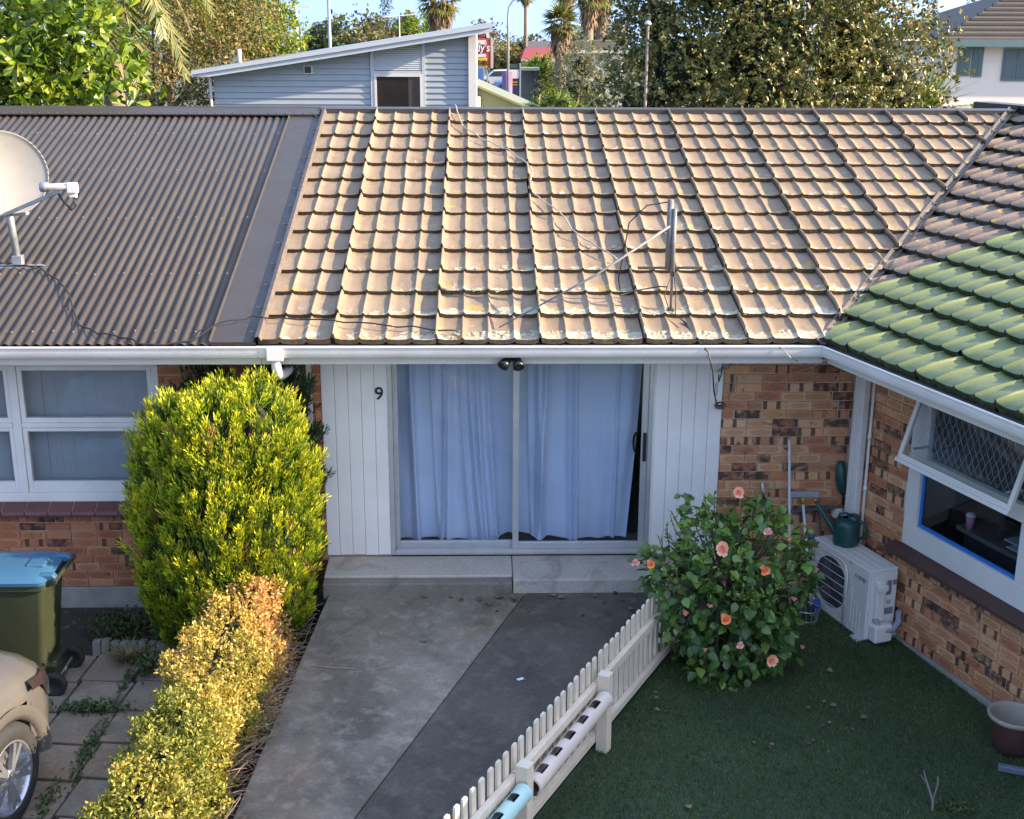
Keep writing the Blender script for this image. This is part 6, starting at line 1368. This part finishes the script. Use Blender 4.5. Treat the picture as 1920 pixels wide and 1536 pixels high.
# restaurant pylon sign
SRED=pm('sign_red',(.36,.045,.03),(.33,.04,.027),2,.5); SYEL=pm('sign_yellow',(.72,.38,.015),(.68,.35,.013),2,.5); SWHT=pm('sign_white',(.68,.62,.58),(.60,.55,.50),3,.5); SCR=pm('sign_cream',(.55,.42,.32),(.5,.38,.29),3,.6)
D_=70; sc=D_/2400
a=at(905,95,D_); sg=thing('pylon_sign','red and yellow roadside restaurant sign reading drive thru beside the grey house','sign',(a.x,a.y,GZ)); sx0,sz0=a.x,a.z; Ys=a.y
def SB(px0,px1,py0,py1,dy0,dy1): return MB().box(sx0+(px0-905)*sc,sx0+(px1-905)*sc,Ys+dy0,Ys+dy1,sz0-(py1-95)*sc,sz0-(py0-95)*sc)
SB(872,920,73,127,.0,.5).build('sign_box',SRED,sg,bevel=.03); SB(920,925,73,127,-.02,.52).build('sign_edge',SCR,sg); SB(872,913,108,126,-.05,.0).build('yellow_panel',SYEL,sg,bevel=.05)
SB(872,911,76,84,-.06,.0).build('white_band',SWHT,sg); SB(872,911,101,107,-.06,.0).build('white_band',SWHT,sg)
m=MB(); cxs=sx0+(902-905)*sc; czs=sz0-(72-95)*sc
for k in range(16):
    for rr in (.36,.56): m.v+= [(cxs+rr*math.cos(math.pi*k/15)*.85,Ys-.02,czs+rr*1.1*math.sin(math.pi*k/15)),(cxs+rr*math.cos(math.pi*k/15)*.85,Ys+.3,czs+rr*1.1*math.sin(math.pi*k/15))]
for k in range(15): m.f+= [(4*k,4*k+4,4*k+6,4*k+2),(4*k+2,4*k+6,4*k+7,4*k+3),(4*k,4*k+1,4*k+5,4*k+4)]
m.build('sign_arch',SWHT,sg)
SB(898,906,62,74,.05,.2).build('arch_panel',SRED,sg)
def sign_text(body,size,px,py,mat,ext,parent,Yf,shear=0,sxs=1):
    fc=bpy.data.curves.new('t','FONT'); fc.body=body; fc.size=size; fc.extrude=ext; fc.align_x='RIGHT'; fc.offset=size*.02; fc.shear=shear
    fo=bpy.data.objects.new('t',fc); COL.objects.link(fo); dg=bpy.context.evaluated_depsgraph_get(); me=bpy.data.meshes.new_from_object(fo.evaluated_get(dg)); bpy.data.objects.remove(fo)
    me.materials.append(mat); o=link('lettering',me,parent); p=Vector((sx0+(px-905)*sc,Yf,sz0-(py-95)*sc)); o.matrix_local=wmat(parent).inverted()@Matrix.Translation(p)@Matrix.Rotation(R(90),4,'X')@Matrix.Scale(sxs,4,(1,0,0)); return o
sign_text("Wendy's",.62,918.5,96.5,SWHT,.02,sg,Ys-.04,.1,.85); sign_text('DRIVE THRU',.37,918,121.5,pm('sign_black',(.02,.015,.01),(.03,.02,.012),3,.5),.02,sg,Ys-.08,0,.74)
SB(895,898,127,330,.15,.3).build('sign_post',GALV,sg); SB(912,915,127,330,.15,.3).build('sign_post',GALV,sg)
# menu board
a=at(965,138,66); sc=66/2400; sx0,sz0,Ys=a.x,a.z-( -0)*0,a.y
mb_=thing('menu_board','dark menu board with pale panel beside the street lamp','sign',(a.x,a.y,GZ))
def SB2(px0,px1,py0,py1,dy0,dy1): return MB().box(sx0+(px0-965)*sc,sx0+(px1-965)*sc,Ys+dy0,Ys+dy1,sz0-(py1-138)*sc,sz0-(py0-138)*sc)
SB2(953,977,121,200,.0,.15).build('board_frame',pm('menu_dark',(.05,.055,.06),(.04,.045,.05),3,.5),mb_); SB2(955,973,131,147,-.03,0).build('pale_panel',SWHT,mb_); SB2(956,972,124,128,-.03,0).build('green_panel',pm('menu_green',(.03,.10,.06),(.02,.08,.05),3,.4),mb_); SB2(974,977,120,200,-.05,.2).build('side_post',GALV,mb_)
SB2(957,971,153,154.5,-.03,0).build('stripe',SYEL,mb_); SB2(957,971,158,159,-.03,0).build('stripe',SYEL,mb_)
# canopy and distant vehicles
o=thing('bus_shelter','pale yellow roofed drive through canopy behind the parked cars','canopy',tuple(at(995,150,85).xy)+(GZ,)); a=at(995,130,85); q=85/2400
MB().box(a.x-20*q,a.x+16*q,a.y-1,a.y+1,a.z-.05,a.z+.12).build('canopy_roof',pm('canopy_cream',(.55,.52,.30),(.5,.47,.27),2,.5),o); MB().box(a.x-19*q,a.x+15*q,a.y+.8,a.y+.9,GZ,a.z-.05).build('back_panel',pm('canopy_glass',(.22,.21,.18),(.16,.15,.13),1,.2),o); MB().box(a.x+5*q,a.x+14*q,a.y-.9,a.y-.8,GZ,a.z-.05).build('end_panel',pm('canopy_dark',(.05,.05,.05),(.04,.04,.04),2,.4),o)
def far_car(label,px,py,D_,col,rz=R(90)):
    a=at(px,py,D_); o=thing('distant_car',label,'car',(a.x,a.y,a.z-.75),0,'cars parked beyond the sign'); pc=pm('far_paint',col,tuple(x*.9 for x in col),2,.25,coat=.6)
    prof=[(-2.0,.25),(-2.05,.6),(-1.9,.8),(-1.1,.88),(-.6,1.35),(.6,1.40),(1.25,.92),(1.95,.80),(2.05,.55),(2.0,.25)]
    M_=Matrix.Translation((a.x,a.y,a.z-.75))
    MB().prism(prof,-.85,.85,'y',M_).build('body',pc,o,bevel=.08); MB().prism([(-.95,.9),(-.55,1.28),(.55,1.32),(1.05,.92)],-.87,.87,'y',M_).build('windows',pm('far_glass',(.05,.06,.07),(.04,.05,.06),2,.1),o)
    for xx in (-1.25,1.25): MB().lathe([(0,-.9),(.33,-.9),(.33,-.7),(0,-.7)],(0,0,0),16,M_@Matrix.Translation((xx,0,.33))@Matrix.Rotation(R(-90),4,'X')).build('wheel',RUBBER,o)
far_car('red distant car right of the menu board',1005,150,100,(.45,.10,.09)); far_car('blue distant car behind the menu board',975,153,98,(.10,.20,.45)); far_car('white distant car at the left of the street lamp',940,146,100,(.6,.58,.55)); far_car('white distant car right of the red car',1032,147,104,(.62,.60,.58))
o=at(951,150,64); t_=thing('blue_banner','blue and red flag banner left of the menu board','banner',(o.x,o.y,GZ)); MB().lathe([(.26,GZ),(.26,o.z+.4),(0,o.z+.4)],(o.x,o.y,0),14).build('banner_drum',pm('banner_blue',(.05,.09,.26),(.30,.06,.10),1.2,.5),t_,smooth=True)
o=at(900,135,60); t_=thing('blue_bin','blue box partly hidden behind the grey house end wall','box',(o.x,o.y,GZ)); MB().box(o.x-.35,o.x+.2,o.y,o.y+.5,GZ,o.z+.2).build('box_body',pm('blue_box',(.08,.16,.34),(.07,.14,.30),2,.5),t_,bevel=.03)
# small houses beyond
def small_house(label,px0,px1,pyr,pye,pyb,D_,rcol,wcol,ribs=False,hip=.25):
    a=at(px0,pye,D_); b=at(px1,pye,D_); rz0=at(px0,pyr,D_).z; o=thing('distant_house',label,'house',((a.x+b.x)/2,a.y,GZ)); w_=b.x-a.x
    rm=pm('far_roof',rcol,tuple(x*.85 for x in rcol),.6,.6); wm=pm('far_wall',wcol,tuple(x*.92 for x in wcol),1,.7)
    MB().box(a.x+.3,b.x-.3,a.y+.4,a.y+6,GZ,a.z).build('wall',wm,o)
    h=hip*w_; rf_=MB().add([(a.x,a.y,a.z),(b.x,a.y,a.z),(b.x,a.y+6.4,a.z),(a.x,a.y+6.4,a.z),(a.x+h,a.y+3.2,rz0),(b.x-h,a.y+3.2,rz0)],[(0,1,5,4),(1,2,5),(2,3,4,5),(3,0,4),(0,3,2,1)]).build('roof',rm,o)
    MB().box(a.x,b.x,a.y-.1,a.y-.0,a.z-.16,a.z+.02).build('gutter',wm,rf_)
    if ribs:
        for k in range(7):
            t_=k/7; p=Vector((a.x+h*t_,a.y+3.2*t_-.03,a.z+(rz0-a.z)*t_+.03)); q_=Vector((b.x-h*t_,p.y,p.z)); MB().bar(p,q_,.10,.06).build('roof_rib',pm('rib_dark',(.10,.095,.075),(.12,.11,.09),2,.7) if k==0 else bpy.data.materials['rib_dark'],rf_)
    nw=max(2,int(w_/2.2))
    for k in range(nw):
        x=a.x+.8+(w_-2.2)*k/max(1,nw-1); wi=MB().box(x,x+1.0,a.y+.36,a.y+.41,a.z-1.6,a.z-.5).build('window',PLW,o); MB().box(x+.07,x+.93,a.y+.34,a.y+.36,a.z-1.53,a.z-.57).build('pane',pm('far_pane',(.08,.09,.10),(.06,.07,.08),2,.1) if 'far_pane' not in bpy.data.materials else bpy.data.materials['far_pane'],wi)
    return o
small_house('low house with red steel roof behind the short fan palm',977,1075,92,112,130,105,(.28,.035,.03),(.42,.40,.40),hip=.1)
small_house('house with brown roof standing above the red roofed house',985,1065,78,96,110,125,(.11,.08,.065),(.5,.45,.4),hip=.04)
small_house('pale house with striped olive roof behind the feathery shrub',1062,1180,76,95,120,80,(.20,.19,.13),(.52,.52,.50),True,.22)
small_house('white flat block far away between the bare palms',1085,1112,46,48,60,240,(.6,.6,.6),(.62,.62,.62),hip=.02)
# white two storey house at the right
wh=thing('white_house','white rendered house with dark tile roof and teal windows at right','house',(21,38,GZ)); RW=pm('white_render',(.82,.70,.60),(.76,.65,.56),1,.8,.1,20); TEAL=pm('teal_frame',(.10,.17,.17),(.085,.15,.15),3,.5)
wa=at(1765,78,48); Yw=wa.y
MB().box(wa.x+.3,wa.x+14,Yw,Yw+9,GZ,wa.z-.05).build('wall',RW,wh)
e0=wa.z+.05; rf_=MB().add([(wa.x-.35,Yw-.6,e0),(wa.x+14,Yw-.6,e0),(wa.x+14,Yw+4.5,e0+2.0),(wa.x+4.6,Yw+4.5,e0+2.0),(wa.x-.35,Yw+9.5,e0)],[(0,1,2,3),(0,3,4)]).build('roof',TILED,wh)
for k in range(11):
    t_=k/11; MB().bar((wa.x-.35+4.95*t_,Yw-.62+5.1*t_,e0+2.0*t_+.03),(wa.x+14,Yw-.62+5.1*t_,e0+2.0*t_+.03),.16,.09).build('tile_course',TILED,rf_)
MB().box(wa.x-.4,wa.x+14,Yw-.72,Yw-.6,e0-.22,e0+.04).build('gutter',TEAL,wh); MB().box(wa.x-.3,wa.x+14,Yw-.6,Yw,e0-.2,e0-.16).build('soffit',PLW,wh)
for px0,px1,py0,py1 in ((1799,1823,88,143),(1826,1847,88,145),(1885,1935,91,153)):
    p=at(px0,py0,48); q_=at(px1,py1,48); wi=MB().box(p.x,q_.x,Yw-.06,Yw+.02,q_.z,p.z).build('window',TEAL,wh)
    m=MB(); mid=(p.x+q_.x)/2
    for a_,b_ in ((p.x+.06,mid-.03),(mid+.03,q_.x-.06)): MB().box(a_,b_,Yw-.075,Yw-.06,q_.z+.08,p.z-.08).build('pane',pm('wh_pane',(.11,.15,.17),(.09,.13,.15),2,.08) if 'wh_pane' not in bpy.data.materials else bpy.data.materials['wh_pane'],wi)
